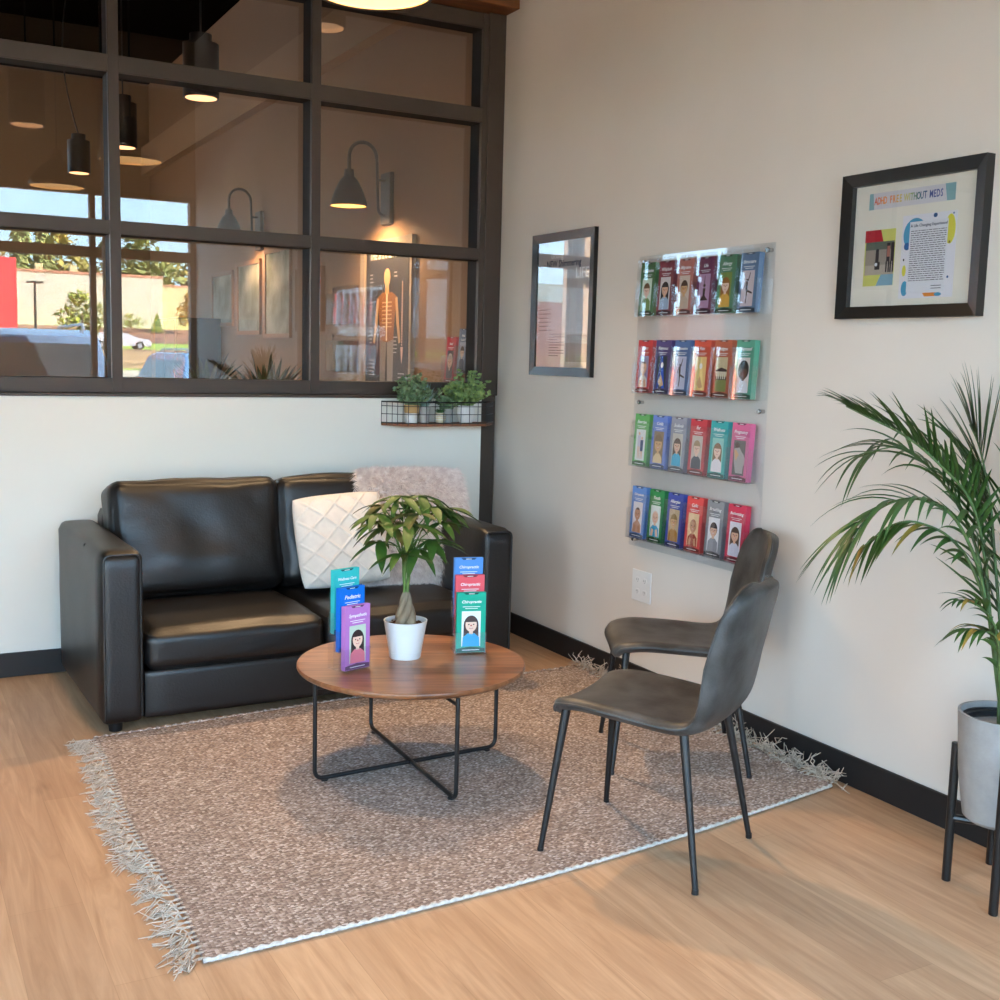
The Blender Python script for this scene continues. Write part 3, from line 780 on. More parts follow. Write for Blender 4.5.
# feet measured on the floor around the centre
F1, F2, F3, F4 = (-.362, -.02, 0), (.355, .022, 0), (.02, .415, 0), (-.01, -.385, 0)
b = wire(F1, F2); obj('wire_leg', b, M_black, t, smooth=True)
b = wire(F3, F4)
o = obj('wire_leg', b, M_black, t, smooth=True); o.location.z = .0005
for c_ in (F1, F2, F3, F4):
    b = bm_(); lathe(b, [(0, .0105), (.012, .0105), (.012, .0145), (0, .0145)], 12, c=(c_[0] * .9, c_[1] * .9, 0)); obj('foot_pad', b, M_black, t)

# ================================================================== CHAIRS
def chair(label, center, ang):
    t = thing('side_chair', label, 'chair', (center[0], center[1], .0), ang)
    # shell profile: (y, z, half width)
    prof = [(-.232, .406, .145), (-.225, .418, .175), (-.208, .430, .198), (-.18, .438, .214), (-.13, .443, .222), (-.05, .440, .226), (.04, .434, .226), (.12, .428, .223), (.175, .430, .219), (.212, .445, .216), (.236, .473, .216), (.252, .51, .217), (.266, .56, .219), (.280, .62, .219), (.296, .69, .215), (.310, .75, .203), (.320, .79, .184), (.327, .82, .153), (.331, .837, .110), (.333, .845, .05)]
    # resample smoothly
    pr = []
    for i in range(len(prof) - 1):
        p0 = prof[max(0, i - 1)]; p1 = prof[i]; p2 = prof[i + 1]; p3 = prof[min(len(prof) - 1, i + 2)]
        for s_ in range(3):
            u = s_ / 3
            pr.append(tuple(.5 * (2 * p1[k] + (p2[k] - p0[k]) * u + (2 * p0[k] - 5 * p1[k] + 4 * p2[k] - p3[k]) * u * u + (3 * p1[k] - p0[k] - 3 * p2[k] + p3[k]) * u ** 3) for k in range(3)))
    pr.append(prof[-1])
    n = len(pr); W = 18; th = .040
    b = bm_(); top, bot = [], []
    for i, (y, z, hw) in enumerate(pr):
        a_, c_ = pr[max(0, i - 1)], pr[min(n - 1, i + 1)]
        ty, tz = c_[0] - a_[0], c_[1] - a_[1]; l_ = math.hypot(ty, tz) or 1
        ny, nz = -tz / l_, ty / l_
        if nz < 0 and z < .46 and y < .1: ny, nz = -ny, -nz
        k = i / (n - 1)
        rt, rb_ = [], []
        for j in range(W + 1):
            u = -1 + 2 * j / W
            cup = .02 * abs(u) ** 2.5 * (1 if i > 6 else i / 6)            # sides curl up / forward
            backness = min(1, max(0, (z - .47) / .15))
            cup += .020 * abs(u) ** 2.2 * backness * (1 - max(0, (z - .75) / .12))
            edge = (1 - abs(u) ** 14) ** .5
            x = u * hw
            endf = min(1, min(i, n - 1 - i) / 3) ** .5
            h_ = th / 2 * max(.10, edge * (.35 + .65 * endf))
            rt.append(b.verts.new((x, y + ny * (cup + h_), z + nz * (cup + h_))))
            rb_.append(b.verts.new((x, y + ny * (cup - h_), z + nz * (cup - h_))))
        top.append(rt); bot.append(rb_)
    for i in range(n - 1):
        for j in range(W):
            b.faces.new((top[i][j], top[i][j + 1], top[i + 1][j + 1], top[i + 1][j]))
            b.faces.new((bot[i][j], bot[i + 1][j], bot[i + 1][j + 1], bot[i][j + 1]))
        b.faces.new((top[i][0], top[i + 1][0], bot[i + 1][0], bot[i][0])); b.faces.new((top[i][W], bot[i][W], bot[i + 1][W], top[i + 1][W]))
    for j in range(W):
        b.faces.new((top[0][j], bot[0][j], bot[0][j + 1], top[0][j + 1])); b.faces.new((top[-1][j], top[-1][j + 1], bot[-1][j + 1], bot[-1][j]))
    sh = obj('seat_shell', b, M_chair, t, smooth=True, auto=False)
    # welt along both long edges
    b = bm_(); L_, R_ = [], []
    for i, (y, z, hw) in enumerate(pr):
        for lst, j in ((L_, 0), (R_, W)):
            pass
    b.free()
    me = sh.data
    for j, nm in ((0, 1), (W, -1)):
        b = bm_(); pts = []
        for i in range(2, n - 1):
            # index order: per ring W+1 top/bottom pairs interleaved
            base = i * 2 * (W + 1); vt = me.vertices[base + 2 * j].co; vb = me.vertices[base + 2 * j + 1].co
            pts.append((vt + vb) / 2)
        tube(b, pts, .0042, 6); obj('welt', b, M_chair, sh, smooth=True)
    b = bm_()
    for pa, pb in (((-.08, -.09), (.08, .08)), ((.08, -.09), (-.08, .08))):
        tube(b, [(pa[0], pa[1], .417), (pb[0], pb[1], .417)], .006, 8)
    obj('under_frame', b, M_black, t, smooth=True)
    for sx in (-1, 1):
        for yt, yb_ in ((-.195, -.237), (.17, .247)):
            b = bm_(); tube(b, [(sx * .168, yt, .436), (sx * .2255, yb_, .012)], [.0135, .0085], 14); l_ = obj('leg', b, M_black, t, smooth=True)
            b = bm_(); tube(b, [(sx * .2258, yb_ + .0005, .0145), (sx * .2275, yb_ + math.copysign(.0006, yb_), .0)], [.0098, .0098], 12); obj('foot_cap', b, M_black, l_)
    return t
def aim(f): return math.atan2(f[0], -f[1])
c1 = chair('grey leather side chair nearest the viewer, seen from behind', (-.955, -2.785), aim((-.51, .86)))
c2 = chair('grey leather side chair closer to the wall, under the brochure rack', (-.405, -2.178), aim((-.87, .48)))
for c_ in (c1, c2): c_.location.z = .003
# ================================================================== MONEY TREE
t = thing('potted_money_tree', 'small braided-trunk money tree in white pot on the coffee table', 'plant', (-1.326, -1.822, TZ))
b = bm_(); lathe(b, [(0, .0), (.054, .0), (.056, .003), (.0585, .022)], 40); lathe(b, [(.0585, .0245), (.076, .128), (.0775, .135), (.073, .135), (.0705, .118), (0, .115)], 48)
lathe(b, [(.0560, .0215), (.0560, .0250)], 40)
pot = obj('pot', b, M_potw, t, smooth=True)
b = bm_(); lathe(b, [(0, .121), (.03, .121), (.055, .12), (.0715, .118)], 32)
for v in b.verts: v.co += Vector((0, 0, .004 * noise.noise(v.co * 60)))
rr = random.Random(3)
for k in range(60):
    a, r_ = rr.uniform(0, 6.28), rr.uniform(.02, .066); rbox(b, .008, .006, .004, .002, 1, c=(r_ * math.cos(a), r_ * math.sin(a), .1225))
obj('soil', b, M_soil, t, smooth=True)
b = bm_()
for k in range(4):
    ph = k * PI / 2; pts, rs = [], []
    for i in range(17):
        u = i / 16; r_ = .019 * (1 - u) ** .8 + .005; a = ph + u * 3.2
        pts.append((r_ * math.cos(a), r_ * math.sin(a), .112 + .125 * u)); rs.append(.0145 * (1 - u) ** .7 + .006)
    tube(b, pts, rs, 10)
obj('braided_trunk', b, M_trunk, t, smooth=True)
b = bm_(); stems = []
for k in range(4):
    a = k * PI / 2 + 3.2
    pts = [(.006 * math.cos(a), .006 * math.sin(a), .232), (.011 * math.cos(a + .5), .011 * math.sin(a + .5), .29), (.012 * math.cos(a + 1), .012 * math.sin(a + 1), .37), (.02 * math.cos(a + 1.2), .02 * math.sin(a + 1.2), .43)]
    tube(b, pts, [.006, .0055, .005, .003], 8)
obj('green_stem', b, M_stem, t, smooth=True)
rr = random.Random(12)
# petioles end in palmate fans; (azimuth, radius, height, bronzed)
fans = [(205, .10, .45, 1), (185, .12, .49, 0), (150, .09, .51, 1), (235, .12, .39, 0), (275, .08, .40, 0), (310, .10, .43, 0), (335, .12, .455, 0), (0, .13, .49, 0), (30, .10, .52, 0), (90, .09, .47, 0), (130, .10, .45, 1), (280, .06, .49, 1), (325, .09, .51, 0), (0, .05, .545, 0), (215, .04, .55, 0), (15, .16, .475, 0), (250, .11, .46, 0), (180, .10, .42, 0), (225, .06, .46, 1), (60, .06, .49, 0), (300, .05, .45, 0), (345, .08, .41, 0), (200, .13, .465, 0), (110, .05, .52, 0), (355, .15, .50, 0)]
for az, r_, h_, br in fans:
    h_ += .03 * (h_ > .44)
    a = R(az); tip = Vector((r_ * math.cos(a), r_ * math.sin(a), h_))
    b = bm_(); st = Vector((.01 * math.cos(a), .01 * math.sin(a), rr.uniform(.33, .40)))
    mid = (st + tip) / 2 + Vector((-.015 * math.cos(a), -.015 * math.sin(a), .02)); tube(b, [st, mid, tip], [.0022, .002, .0016], 6)
    out = Vector((math.cos(a), math.sin(a), 0))
    n_ = rr.choice((5, 6, 6, 7))
    for k in range(n_):
        th = (k / n_) * 2 * PI + rr.uniform(-.2, .2)
        side = Vector((-math.sin(a), math.cos(a), 0))
        d = out * math.cos(th) + side * math.sin(th); d.z = rr.uniform(-.25, .12)
        L = (.135 if math.cos(th) > -.2 else .08) * rr.uniform(.75, 1.15)
        leaf(b, tip, d, (0, 0, 1), L, L * .27, droop=rr.uniform(.15, .6), n=7, fold=.12, mi=1, shape=1.15)
    keepnormals('leaf_fan', b, [M_stem, M_leafb if br else M_leafd], t)

# ================================================================== BROCHURES
SKINS = dict(light=(226, 180, 150), fair=(238, 204, 182), mid=(196, 142, 108), dark=(104, 68, 50), tan=(212, 168, 120))
def flat(c, nm=None): return mat('print %d %d %d' % tuple(c), c, .55, spec=.3)
def photo(parent, x0, x1, z0, z1, y, spec):
    """a small printed picture: background and a simple figure laid in layers"""
    kind, bgc, skin, hair, cloth = spec
    ms = [flat(bgc), flat(SKINS[skin]), flat(hair), flat(cloth), flat((60, 40, 36)), flat((190, 90, 84)), flat((250, 248, 245))]
    b = bm_(); W, H = x1 - x0, z1 - z0
    lay = [0]
    def L_(): lay[0] += 1; return y - .00008 * lay[0]
    X = lambda u: x0 + W * u
    Z = lambda v: z0 + H * v
    def P(pts, mi):
        yy = L_(); f = b.faces.new([b.verts.new((X(min(1, max(0, u))), yy, Z(min(1, max(0, v))))) for u, v in pts]); f.material_index = mi
    def E(cu, cv, ru, rv, mi, a0=0, a1=2 * PI, n=18):
        yy = L_(); pts = [(cu + ru * math.cos(a0 + (a1 - a0) * k / n), cv + rv * math.sin(a0 + (a1 - a0) * k / n)) for k in range(n + (0 if a1 - a0 > 6.2 else 1))]
        f = b.faces.new([b.verts.new((X(min(1, max(0, u))), yy, Z(min(1, max(0, v))))) for u, v in pts]); f.material_index = mi
    P([(0, 0), (1, 0), (1, 1), (0, 1)], 0)
    if kind in ('face', 'child', 'baby', 'girl', 'curly'):
        s_ = dict(face=1.25, child=1., baby=1.05, girl=1., curly=1.05)[kind]
        cv = dict(face=.60, child=.62, baby=.62, girl=.62, curly=.6)[kind]
        ar = W / H
        ru = .30 * s_; rv = ru * ar * 1.28
        if kind == 'girl': E(.5, cv - .02, ru * 1.32, rv * 1.35, 2); P([(.5 - ru * 1.3, cv), (.5 + ru * 1.3, cv), (.5 + ru * 1.35, cv - rv * 2.3), (.5 - ru * 1.35, cv - rv * 2.3)], 2)
        if kind == 'curly': E(.5, cv + .05, ru * 1.45, rv * 1.35, 2)
        P([(.04, 0), (.96, 0), (.93, cv - rv * 1.75), (.68, cv - rv * 1.2), (.32, cv - rv * 1.2), (.07, cv - rv * 1.75)], 3)
        P([(.40, cv - rv * 1.3), (.60, cv - rv * 1.3), (.60, cv - rv * .6), (.40, cv - rv * .6)], 1)
        if kind in ('child', 'face'): E(.5, cv + rv * .18, ru * 1.13, rv * 1.08, 2)
        E(.5, cv, ru, rv, 1)
        if kind in ('girl', 'child', 'face', 'curly'): E(.5, cv + rv * .35, ru * 1.04, rv * .78, 2, 0, PI)
        if kind == 'baby': E(.5, cv + rv * .62, ru * .6, rv * .36, 2, 0, PI)
        for sx in (-1, 1): E(.5 + sx * ru * .42, cv + rv * .02, ru * .14, rv * .08, 4)
        E(.5, cv - rv * .45, ru * .34, rv * .15, 5, PI, 2 * PI); E(.5, cv - rv * .46, ru * .24, rv * .06, 6, PI, 2 * PI)
        P([(.47, cv - rv * .02), (.53, cv - rv * .02), (.55, cv - rv * .22), (.45, cv - rv * .22)], 5)
        if kind == 'baby': P([(.1, .02), (.34, .02), (.42, .22), (.2, .26)], 1); P([(.9, .02), (.66, .02), (.58, .22), (.8, .26)], 1)
    elif kind == 'dancer':
        E(.42, .74, .075, .03, 4); P([(.36, .70), (.5, .71), (.52, .5), (.34, .48)], 4); P([(.48, .70), (.55, .70), (.68, .93), (.63, .94)], 4)
        P([(.37, .5), (.5, .5), (.5, .28), (.46, .08), (.40, .08), (.42, .28)], 4); P([(.45, .52), (.52, .46), (.92, .38), (.90, .34), (.5, .40)], 4); P([(.36, .68), (.3, .66), (.18, .5), (.23, .49)], 4)
    elif kind == 'lotus':
        E(.5, .66, .11, .05, 4); P([(.38, .58), (.62, .58), (.58, .3), (.42, .3)], 4); P([(.47, .66), (.53, .66), (.52, .95), (.48, .95)], 4); P([(.1, .22), (.9, .22), (.6, .36), (.4, .36)], 4)
    elif kind == 'pair':
        for cu, m_, h_ in ((.34, 3, .86), (.66, 2, .72)):
            E(cu, h_, .1, .05, 1); P([(cu - .16, h_ - .06), (cu + .16, h_ - .06), (cu + .14, h_ - .42), (cu - .14, h_ - .42)], m_); P([(cu - .12, h_ - .42), (cu - .02, h_ - .42), (cu - .04, .05), (cu - .1, .05)], 1); P([(cu + .02, h_ - .42), (cu + .12, h_ - .42), (cu + .1, .05), (cu + .04, .05)], 1)
    elif kind == 'field':
        P([(0, 0), (1, 0), (1, .34), (0, .34)], 2); P([(0, .34), (1, .34), (1, .44), (0, .44)], 4)
        for u in (.15, .3, .5, .68, .85): P([(u - .04, .36), (u + .04, .36), (u + .04, .62), (u - .04, .62)], 3)
        P([(0, .62), (.5, .7), (1, .64), (1, .58), (0, .58)], 4)
    elif kind == 'belly':
        E(.3, .85, .2, .09, 2); E(.6, .42, .42, .26, 3); P([(.05, .76), (.5, .80), (.95, .55), (.9, .06), (.3, .06), (.1, .4)], 3); P([(.08, .7), (.2, .74), (.8, .42), (.76, .36), (.2, .44)], 1); E(.62, .40, .30, .2, 3)
    elif kind == 'folds':
        P([(.3, 1), (.55, 1), (.9, 0), (.62, 0)], 3); P([(.35, 1), (.45, 1), (.3, 0), (.05, 0)], 2); P([(.2, .2), (.5, .42), (.8, .1), (.5, .05)], 1); E(.52, .72, .14, .09, 6)
    return obj('printed_photo', b, ms, parent)

def brochure(label, col, loc, rot, title, spec, dark=None, w=.1, h=.222, d=.02, group=None, sub=True, ztop=.70, lean=0., tint=None, titlesz=.019):
    t = thing('brochure', label, 'brochure', loc, 0, group)
    t.rotation_euler = rot
    mc = flat(col); dk = flat(dark or tuple(int(v * .5) for v in col))
    b = bm_(); n = 6
    for k in range(n):
        y0 = -d / 2 + d * k / n
        box(b, -w / 2, w / 2, y0 + .0004, y0 + d / n, 0, h - (.0008 * (k % 2)), 0 if k == 0 else (1 if k % 2 else 0))
    obj('folded_sheets', b, [mc, M_paperpk if False else mc], t)
    yf_ = -d / 2 + .0002
    b = bm_()
    quad(b, [(-w / 2 + .001, yf_, .001), (w / 2 - .001, yf_, .001), (w / 2 - .001, yf_, .014), (0, yf_, .021), (-w / 2 + .001, yf_, .014)])
    f = quad(b, [(-w * .27, yf_, h - .0005), (-w * .2, yf_, h - .007), (w * .2, yf_, h - .007), (w * .27, yf_, h - .0005)])
    obj('printed_band', b, dk, t)
    yt = yf_ - .0004
    titlesz = min(titlesz, w * .84 / (max(4, len(title)) * .52))
    text(title, titlesz, (0, yt, h * .845), M_wtext, t, 'title', shear=.25, bold=.0003)
    b = bm_()
    for z_, hw_ in ((h * .765, w * .3), (h * .735, w * .22), (.0085, w * .3), (h - .0042, w * .1)):
        quad(b, [(-hw_, yf_ - .0003, z_ - .0011), (hw_, yf_ - .0003, z_ - .0011), (hw_, yf_ - .0003, z_ + .0011), (-hw_, yf_ - .0003, z_ + .0011)])
    obj('small_print', b, M_wtext, t)
    photo(t, -w * .33, w * .33, .022, h * ztop, yf_ - .0002, spec)
    return t

# ---- table holders -------------------------------------------------
def tiered_holder(label, loc, ang, packs):
    """three clear steps, each tier behind the next and higher"""
    t = thing('brochure_holder', label, 'holder', (loc[0], loc[1], TZ + .0005), ang)
    w = .114; d = .03; b = bm_()
    for k in range(3):
        z0 = .004 + k * .058; y0 = d * (k + 1) - .045
        acrylic_pocket(b, -w / 2, w / 2, d, z0, z0 + .075 + .0 * k, .075 + z0, y0)
        if k: box(b, -w / 2, w / 2, y0 - d + .0005, y0 - d + .003, 0, z0 + .01)
    box(b, -w / 2, w / 2, .0455, .048, 0, .26)
    for sx in (-w / 2, w / 2 - .0025): box(b, sx, sx + .0025, -.045, .045, 0.0, .004)
    obj('acrylic_tiers', b, M_acryl, t)
    ca, sa = math.cos(ang), math.sin(ang)
    for k, (lab, col, title, spec) in enumerate(packs):
        ly = d * (k + 1) - .045 - d / 2 - .001; z = TZ + .0005 + .004 + .0026 + k * .058
        brochure(lab, col, (loc[0] - sa * ly, loc[1] + ca * ly, z), (0, 0, ang), title, spec, d=.021, h=.219, ztop=.69, w=.106)
SMILE = ('girl', (196, 214, 196), 'fair', (52, 40, 40), (236, 130, 150))
tiered_holder('clear three-tier brochure holder at the left of the coffee table', (-1.560, -1.885), R(17), [
    ('purple brochure with smiling dark-haired woman, front of left table holder', (186, 122, 196), 'Sympathetic', SMILE),
    ('bright blue brochure in the middle tier of the left table holder', (0, 112, 214), 'Pediatric', ('face', (190, 220, 240), 'fair', (90, 60, 40), (240, 240, 240))),
    ('turquoise brochure at the back of the left table holder', (50, 186, 186), 'Wellness Care', ('child', (220, 240, 240), 'light', (80, 60, 40), (240, 240, 240)))])
tiered_holder('clear three-tier brochure holder at the right of the coffee table', (-1.083, -1.840), R(-15), [
    ('green brochure with smiling woman in blue, front of right table holder', (20, 168, 140), 'Chiropractic', ('girl', (236, 244, 240), 'fair', (78, 62, 60), (0, 170, 224))),
    ('coral red brochure in the middle tier of the right table holder', (226, 88, 100), 'Chiropractic', ('face', (240, 230, 225), 'fair', (90, 60, 40), (240, 240, 240))),
    ('light blue brochure at the back of the right table holder', (84, 146, 218), 'Chiropractic', ('child', (230, 240, 245), 'light', (80, 60, 40), (240, 240, 240)))])

# ---- wall rack -----------------------------------------------------
RY0, RY1, RZ0, RZ1 = -1.325, -2.175, .645, 1.900
RC = (RY0 + RY1) / 2; RH = (RY0 - RY1) / 2
t = rack = thing('brochure_rack', 'clear acrylic wall rack with four rows of brochures', 'rack', (0, RC, 0), -PI / 2)
b = bm_(); box(b, -RH, RH, -.024, -.020, RZ0, RZ1); obj('back_plate', b, M_acryl, t)
for sx in (-RH + .035, RH - .04):
    for z in (1.875, 1.276, .672):
        b = bm_(); tube(b, [(sx, -.0005, z), (sx, -.020, z)], .008, 12); tube(b, [(sx, -.024, z), (sx, -.030, z)], [.010, .008], 14); obj('standoff', b, M_chrome, t, smooth=True)
ROWS = [(1.650, 1.872), (1.325, 1.547), (1.010, 1.232), (.695, .917)]
PX0 = -(-1.358 - RC); PITCH = .1287
def lx(k): return (-RH + .037) + PITCH * (k + .5)
for ri, (z0, z1) in enumerate(ROWS):
    b = bm_(); xa, xb = lx(-.5), lx(5.5); th = .0025
    fh = .86 if ri else 1.04
    for k in range(6):
        x0, x1 = lx(k - .5) + .001, lx(k + .5) - .001
        H_ = (z1 - z0) * fh
        # slightly bowed front sheet
        n = 6; bow = .007
        for i in range(n):
            u0, u1 = i / n, (i + 1) / n
            ya = -.070 - bow * math.sin(PI * u0); yb_ = -.070 - bow * math.sin(PI * u1)
            xa_, xb_ = x0 + (x1 - x0) * u0, x0 + (x1 - x0) * u1
            bowz = .004
            v = [b.verts.new(p) for p in ((xa_, ya, z0 - .008), (xb_, yb_, z0 - .008), (xb_, yb_ + th, z0 - .008), (xa_, ya + th, z0 - .008), (xa_, ya + .010, z0 + H_), (xb_, yb_ + .010, z0 + H_), (xb_, yb_ + .010 + th, z0 + H_), (xa_, ya + .010 + th, z0 + H_))]
            for f in ((0, 3, 2, 1), (4, 5, 6, 7), (0, 1, 5, 4), (2, 3, 7, 6)): 
                ff = b.faces.new([v[q] for q in f]); ff.smooth = False
    for k in range(7):
        x = lx(k - .5); box(b, x - .0012, x + .0012, -.069, -.0245, z0 - .008, z0 + (z1 - z0) * .55)
    box(b, xa, xb, -.069, -.0245, z0 - .008, z0 - .005)
    bmesh.ops.remove_doubles(b, verts=b.verts[:], dist=1e-5)
    obj('pocket_row', b, M_acryl, t)
white_ = (240, 240, 240)
PK = [
 [('dark green brochure, leftmost of the top row', (52, 104, 52), 'Headache', ('child', (210, 230, 210), 'fair', (120, 90, 60), (120, 150, 90))),
  ('maroon brochure, second in the top row', (122, 38, 50), 'Whiplash', ('girl', (220, 214, 214), 'light', (40, 34, 34), (160, 180, 205))),
  ('dusty rose brochure, third in the top row', (182, 98, 88), 'Migraine', ('child', (214, 196, 180), 'tan', (70, 44, 32), (200, 180, 160))),
  ('plum brochure with meditating figure, fourth in the top row', (104, 30, 66), 'Life', ('lotus', (190, 150, 180), 'tan', (60, 40, 40), (220, 220, 230))),
  ('sage green brochure, fifth in the top row', (70, 128, 92), 'Allergy', ('girl', (120, 140, 70), 'fair', (150, 96, 40), (220, 170, 70))),
  ('slate blue brochure, rightmost of the top row', (84, 116, 150), 'Structure', ('dancer', (206, 190, 194), 'tan', (60, 40, 40), (200, 200, 205)))],
 [('red brochure with baby on belly, leftmost of the second row', (196, 44, 44), 'Safety', ('baby', (150, 140, 170), 'light', (70, 40, 30), (226, 220, 214))),
  ('violet blue brochure, second in the second row', (66, 52, 110), 'Nervous', ('folds', (52, 60, 70), 'tan', (30, 60, 150), (40, 90, 200))),
  ('blue brochure with leaping dancer, third in the second row', (62, 96, 150), 'Subluxation', ('dancer', (196, 200, 222), 'tan', (40, 40, 40), (40, 40, 40))),
  ('orange red brochure with golden folds, fourth in the second row', (202, 66, 42), 'Pain', ('folds', (238, 200, 130), 'tan', (214, 196, 120), (250, 224, 150))),
  ('brown orange brochure with sheep in a field, fifth in the second row', (176, 78, 50), 'Fatigue', ('field', (206, 190, 150), 'tan', (128, 138, 74), (226, 222, 206))),
  ('mint green brochure with curly-haired child, rightmost of the second row', (74, 152, 124), 'Disposed', ('curly', (226, 214, 206), 'dark', (34, 26, 24), (222, 222, 226)))],
 [('leaf green brochure with two people, leftmost of the third row', (86, 168, 82), 'Exercise', ('pair', (226, 228, 226), 'light', (46, 66, 110), (206, 200, 214))),
  ('periwinkle brochure with grinning boy, second in the third row', (92, 122, 204), 'Colds', ('face', (140, 116, 84), 'tan', (120, 92, 60), (222, 196, 150))),
  ('grey brochure with girl in turquoise top, third in the third row', (140, 142, 158), 'Scoliosis', ('girl', (196, 190, 180), 'light', (90, 60, 42), (60, 168, 204))),
  ('crimson brochure with blond boy, fourth in the third row', (196, 44, 54), 'Ear', ('child', (206, 196, 186), 'fair', (168, 140, 104), (56, 62, 74))),
  ('teal brochure with long-haired girl in white, fifth in the third row', (40, 160, 160), 'Wellness', ('girl', (150, 206, 196), 'fair', (140, 104, 76), (236, 228, 232))),
  ('pink brochure with pregnant belly, rightmost of the third row', (214, 92, 140), 'Pregnancy', ('belly', (96, 92, 88), 'tan', (80, 50, 40), (176, 166, 160)))],
 [('sky blue brochure with bare baby, leftmost of the bottom row', (84, 132, 208), 'Chiropractic', ('baby', (236, 230, 232), 'mid', (80, 60, 50), (206, 160, 136))),
  ('green brochure with laughing baby in blue, second in the bottom row', (30, 128, 62), 'Youth', ('baby', (226, 232, 228), 'light', (230, 190, 165), (50, 160, 206))),
  ('royal blue brochure with toddler, third in the bottom row', (48, 66, 160), 'Allergies', ('child', (200, 176, 140), 'tan', (150, 120, 70), (176, 124, 50))),
  ('red brochure with crawling baby, fourth in the bottom row', (226, 64, 62), 'Colic', ('baby', (238, 206, 160), 'mid', (180, 120, 90), (150, 60, 40))),
  ('grey brochure with dark-haired child, fifth in the bottom row', (132, 134, 140), 'Breathing', ('child', (240, 238, 238), 'light', (48, 38, 38), (150, 150, 156))),
  ('cherry red brochure with small girl, rightmost of the bottom row', (206, 40, 72), 'Bedwetting', ('girl', (236, 234, 238), 'light', (90, 66, 54), (206, 206, 222)))]]
for ri, row in enumerate(PK):
    z0 = ROWS[ri][0]
    for k, (lab, col, title, spec) in enumerate(row):
        col = tuple(int(v * .86 + 26) for v in col)  # print colours washed paler to imitate haze of the acrylic fronts
        brochure(lab, col, (-.047, RC - lx(k), z0 - .004), (R(-3), 0, -PI / 2), title, spec, w=.102, d=.026, group='brochures in the wall rack', h=.222)
# red brochure on the wall behind the glass, in its own pocket
t = thing('brochure_pocket', 'clear wall pocket holding the red brochure behind the glass', 'holder', (-.004, .50, 1.30), -PI / 2)
b = bm_(); acrylic_pocket(b, -.075, .075, .05, 0, .16); obj('acrylic_box', b, M_acryl, t)
brochure('red brochure in a wall pocket behind the glass near the right jamb', (178, 30, 40), (-.03, .50, 1.305), (R(-4), 0, -PI / 2), 'Relief', ('face', (60, 50, 50), 'fair', (200, 190, 180), (30, 26, 28)), w=.12, h=.26)
brochure('grey brochure farther right behind the glass, mostly hidden by the jamb', (110, 124, 146), (-.03, .345, 1.36), (R(-4), 0, -PI / 2), 'Rest', ('child', (160, 170, 190), 'fair', (60, 50, 50), (80, 90, 110)), w=.11, h=.25)
t = thing('brochure_pocket', 'clear wall pocket holding the grey brochure behind the right jamb', 'holder', (-.004, .345, 1.355), -PI / 2)
b = bm_(); acrylic_pocket(b, -.068, .068, .05, 0, .16); obj('acrylic_box', b, M_acryl, t)

# ================================================================== PICTURES ON THE RIGHT WALL
M_lilac = mat('poster paper lilac grey', (184, 178, 178), .6)
t, hw, hz = frame_on_wall('framed_poster', 'narrow black framed poster nearest the corner with reflections in its glass', 'poster', -.958, -.392, 1.372, 2.062, .042, .022, M_blackw, 'poster_sheet', innerm=M_lilac)
M_navy = mat('navy print', (38, 52, 78), .6)
text('utting', .05, (-.065, -.0065, .583), M_wtext, t, 'poster_text')
text('NEW Shimmering', .045, (-.005, -.0065, .540), M_navy, t, 'poster_text', bold=.001, sx=.95)
text('LIFE', .07, (.165, -.0065, .487), M_wtext, t, 'poster_text', bold=.001)
b = bm_()
for k in range(9): quad(b, [(-.12, -.0065, .20 - k * .013), (.02 - .05 * (k % 3 == 2), -.0065, .20 - k * .013), (.02 - .05 * (k % 3 == 2), -.0065, .204 - k * .013), (-.12, -.0065, .204 - k * .013)])
for k in range(6): quad(b, [(-.22, -.0065, .32 - k * .02), (-.10, -.0065, .32 - k * .02), (-.10, -.0065, .3235 - k * .02), (-.22, -.0065, .3235 - k * .02)])
obj('printed_lines', b, M_inkg, t)
b = bm_(); quad(b, [(.04, -.0062, .07), (.25, -.0062, .07), (.25, -.0062, .2), (.04, -.0062, .2)]); obj('printed_photo', b, flat((150, 142, 140)), t)

M_mat = mat('cream mat board', (226, 220, 206), .8)
t, hw, hz = frame_on_wall('framed_article', 'large black framed display with cream mat, at the far right above the palm', 'picture', -3.085, -2.506, 1.614, 2.092, .040, .036, M_blackw, 'mat_board', innerm=M_mat)
yc = (-3.085 - 2.506) / 2
def fx(y): return yc - y
def fz(z): return z - 1.614
def sheet(nm, y0, y1, z0, z1, m, yy=-.007, parent=None):
    b = bm_(); box(b, fx(y0), fx(y1), yy, -.006, fz(z0), fz(z1)); return obj(nm, b, m, parent or t)
bn = sheet('banner_strip', -2.606, -2.956, 1.972, 2.025, flat((206, 202, 206)))
b = bm_()
quad(b, [(fx(-2.606), -.0072, fz(1.972)), (fx(-2.628), -.0072, fz(1.972)), (fx(-2.622), -.0072, fz(2.025)), (fx(-2.606), -.0072, fz(2.025))])
quad(b, [(fx(-2.925), -.0072, fz(1.972)), (fx(-2.956), -.0072, fz(1.972)), (fx(-2.956), -.0072, fz(2.025)), (fx(-2.915), -.0072, fz(2.025))])
obj('banner_end', b, flat((130, 170, 176)), bn)
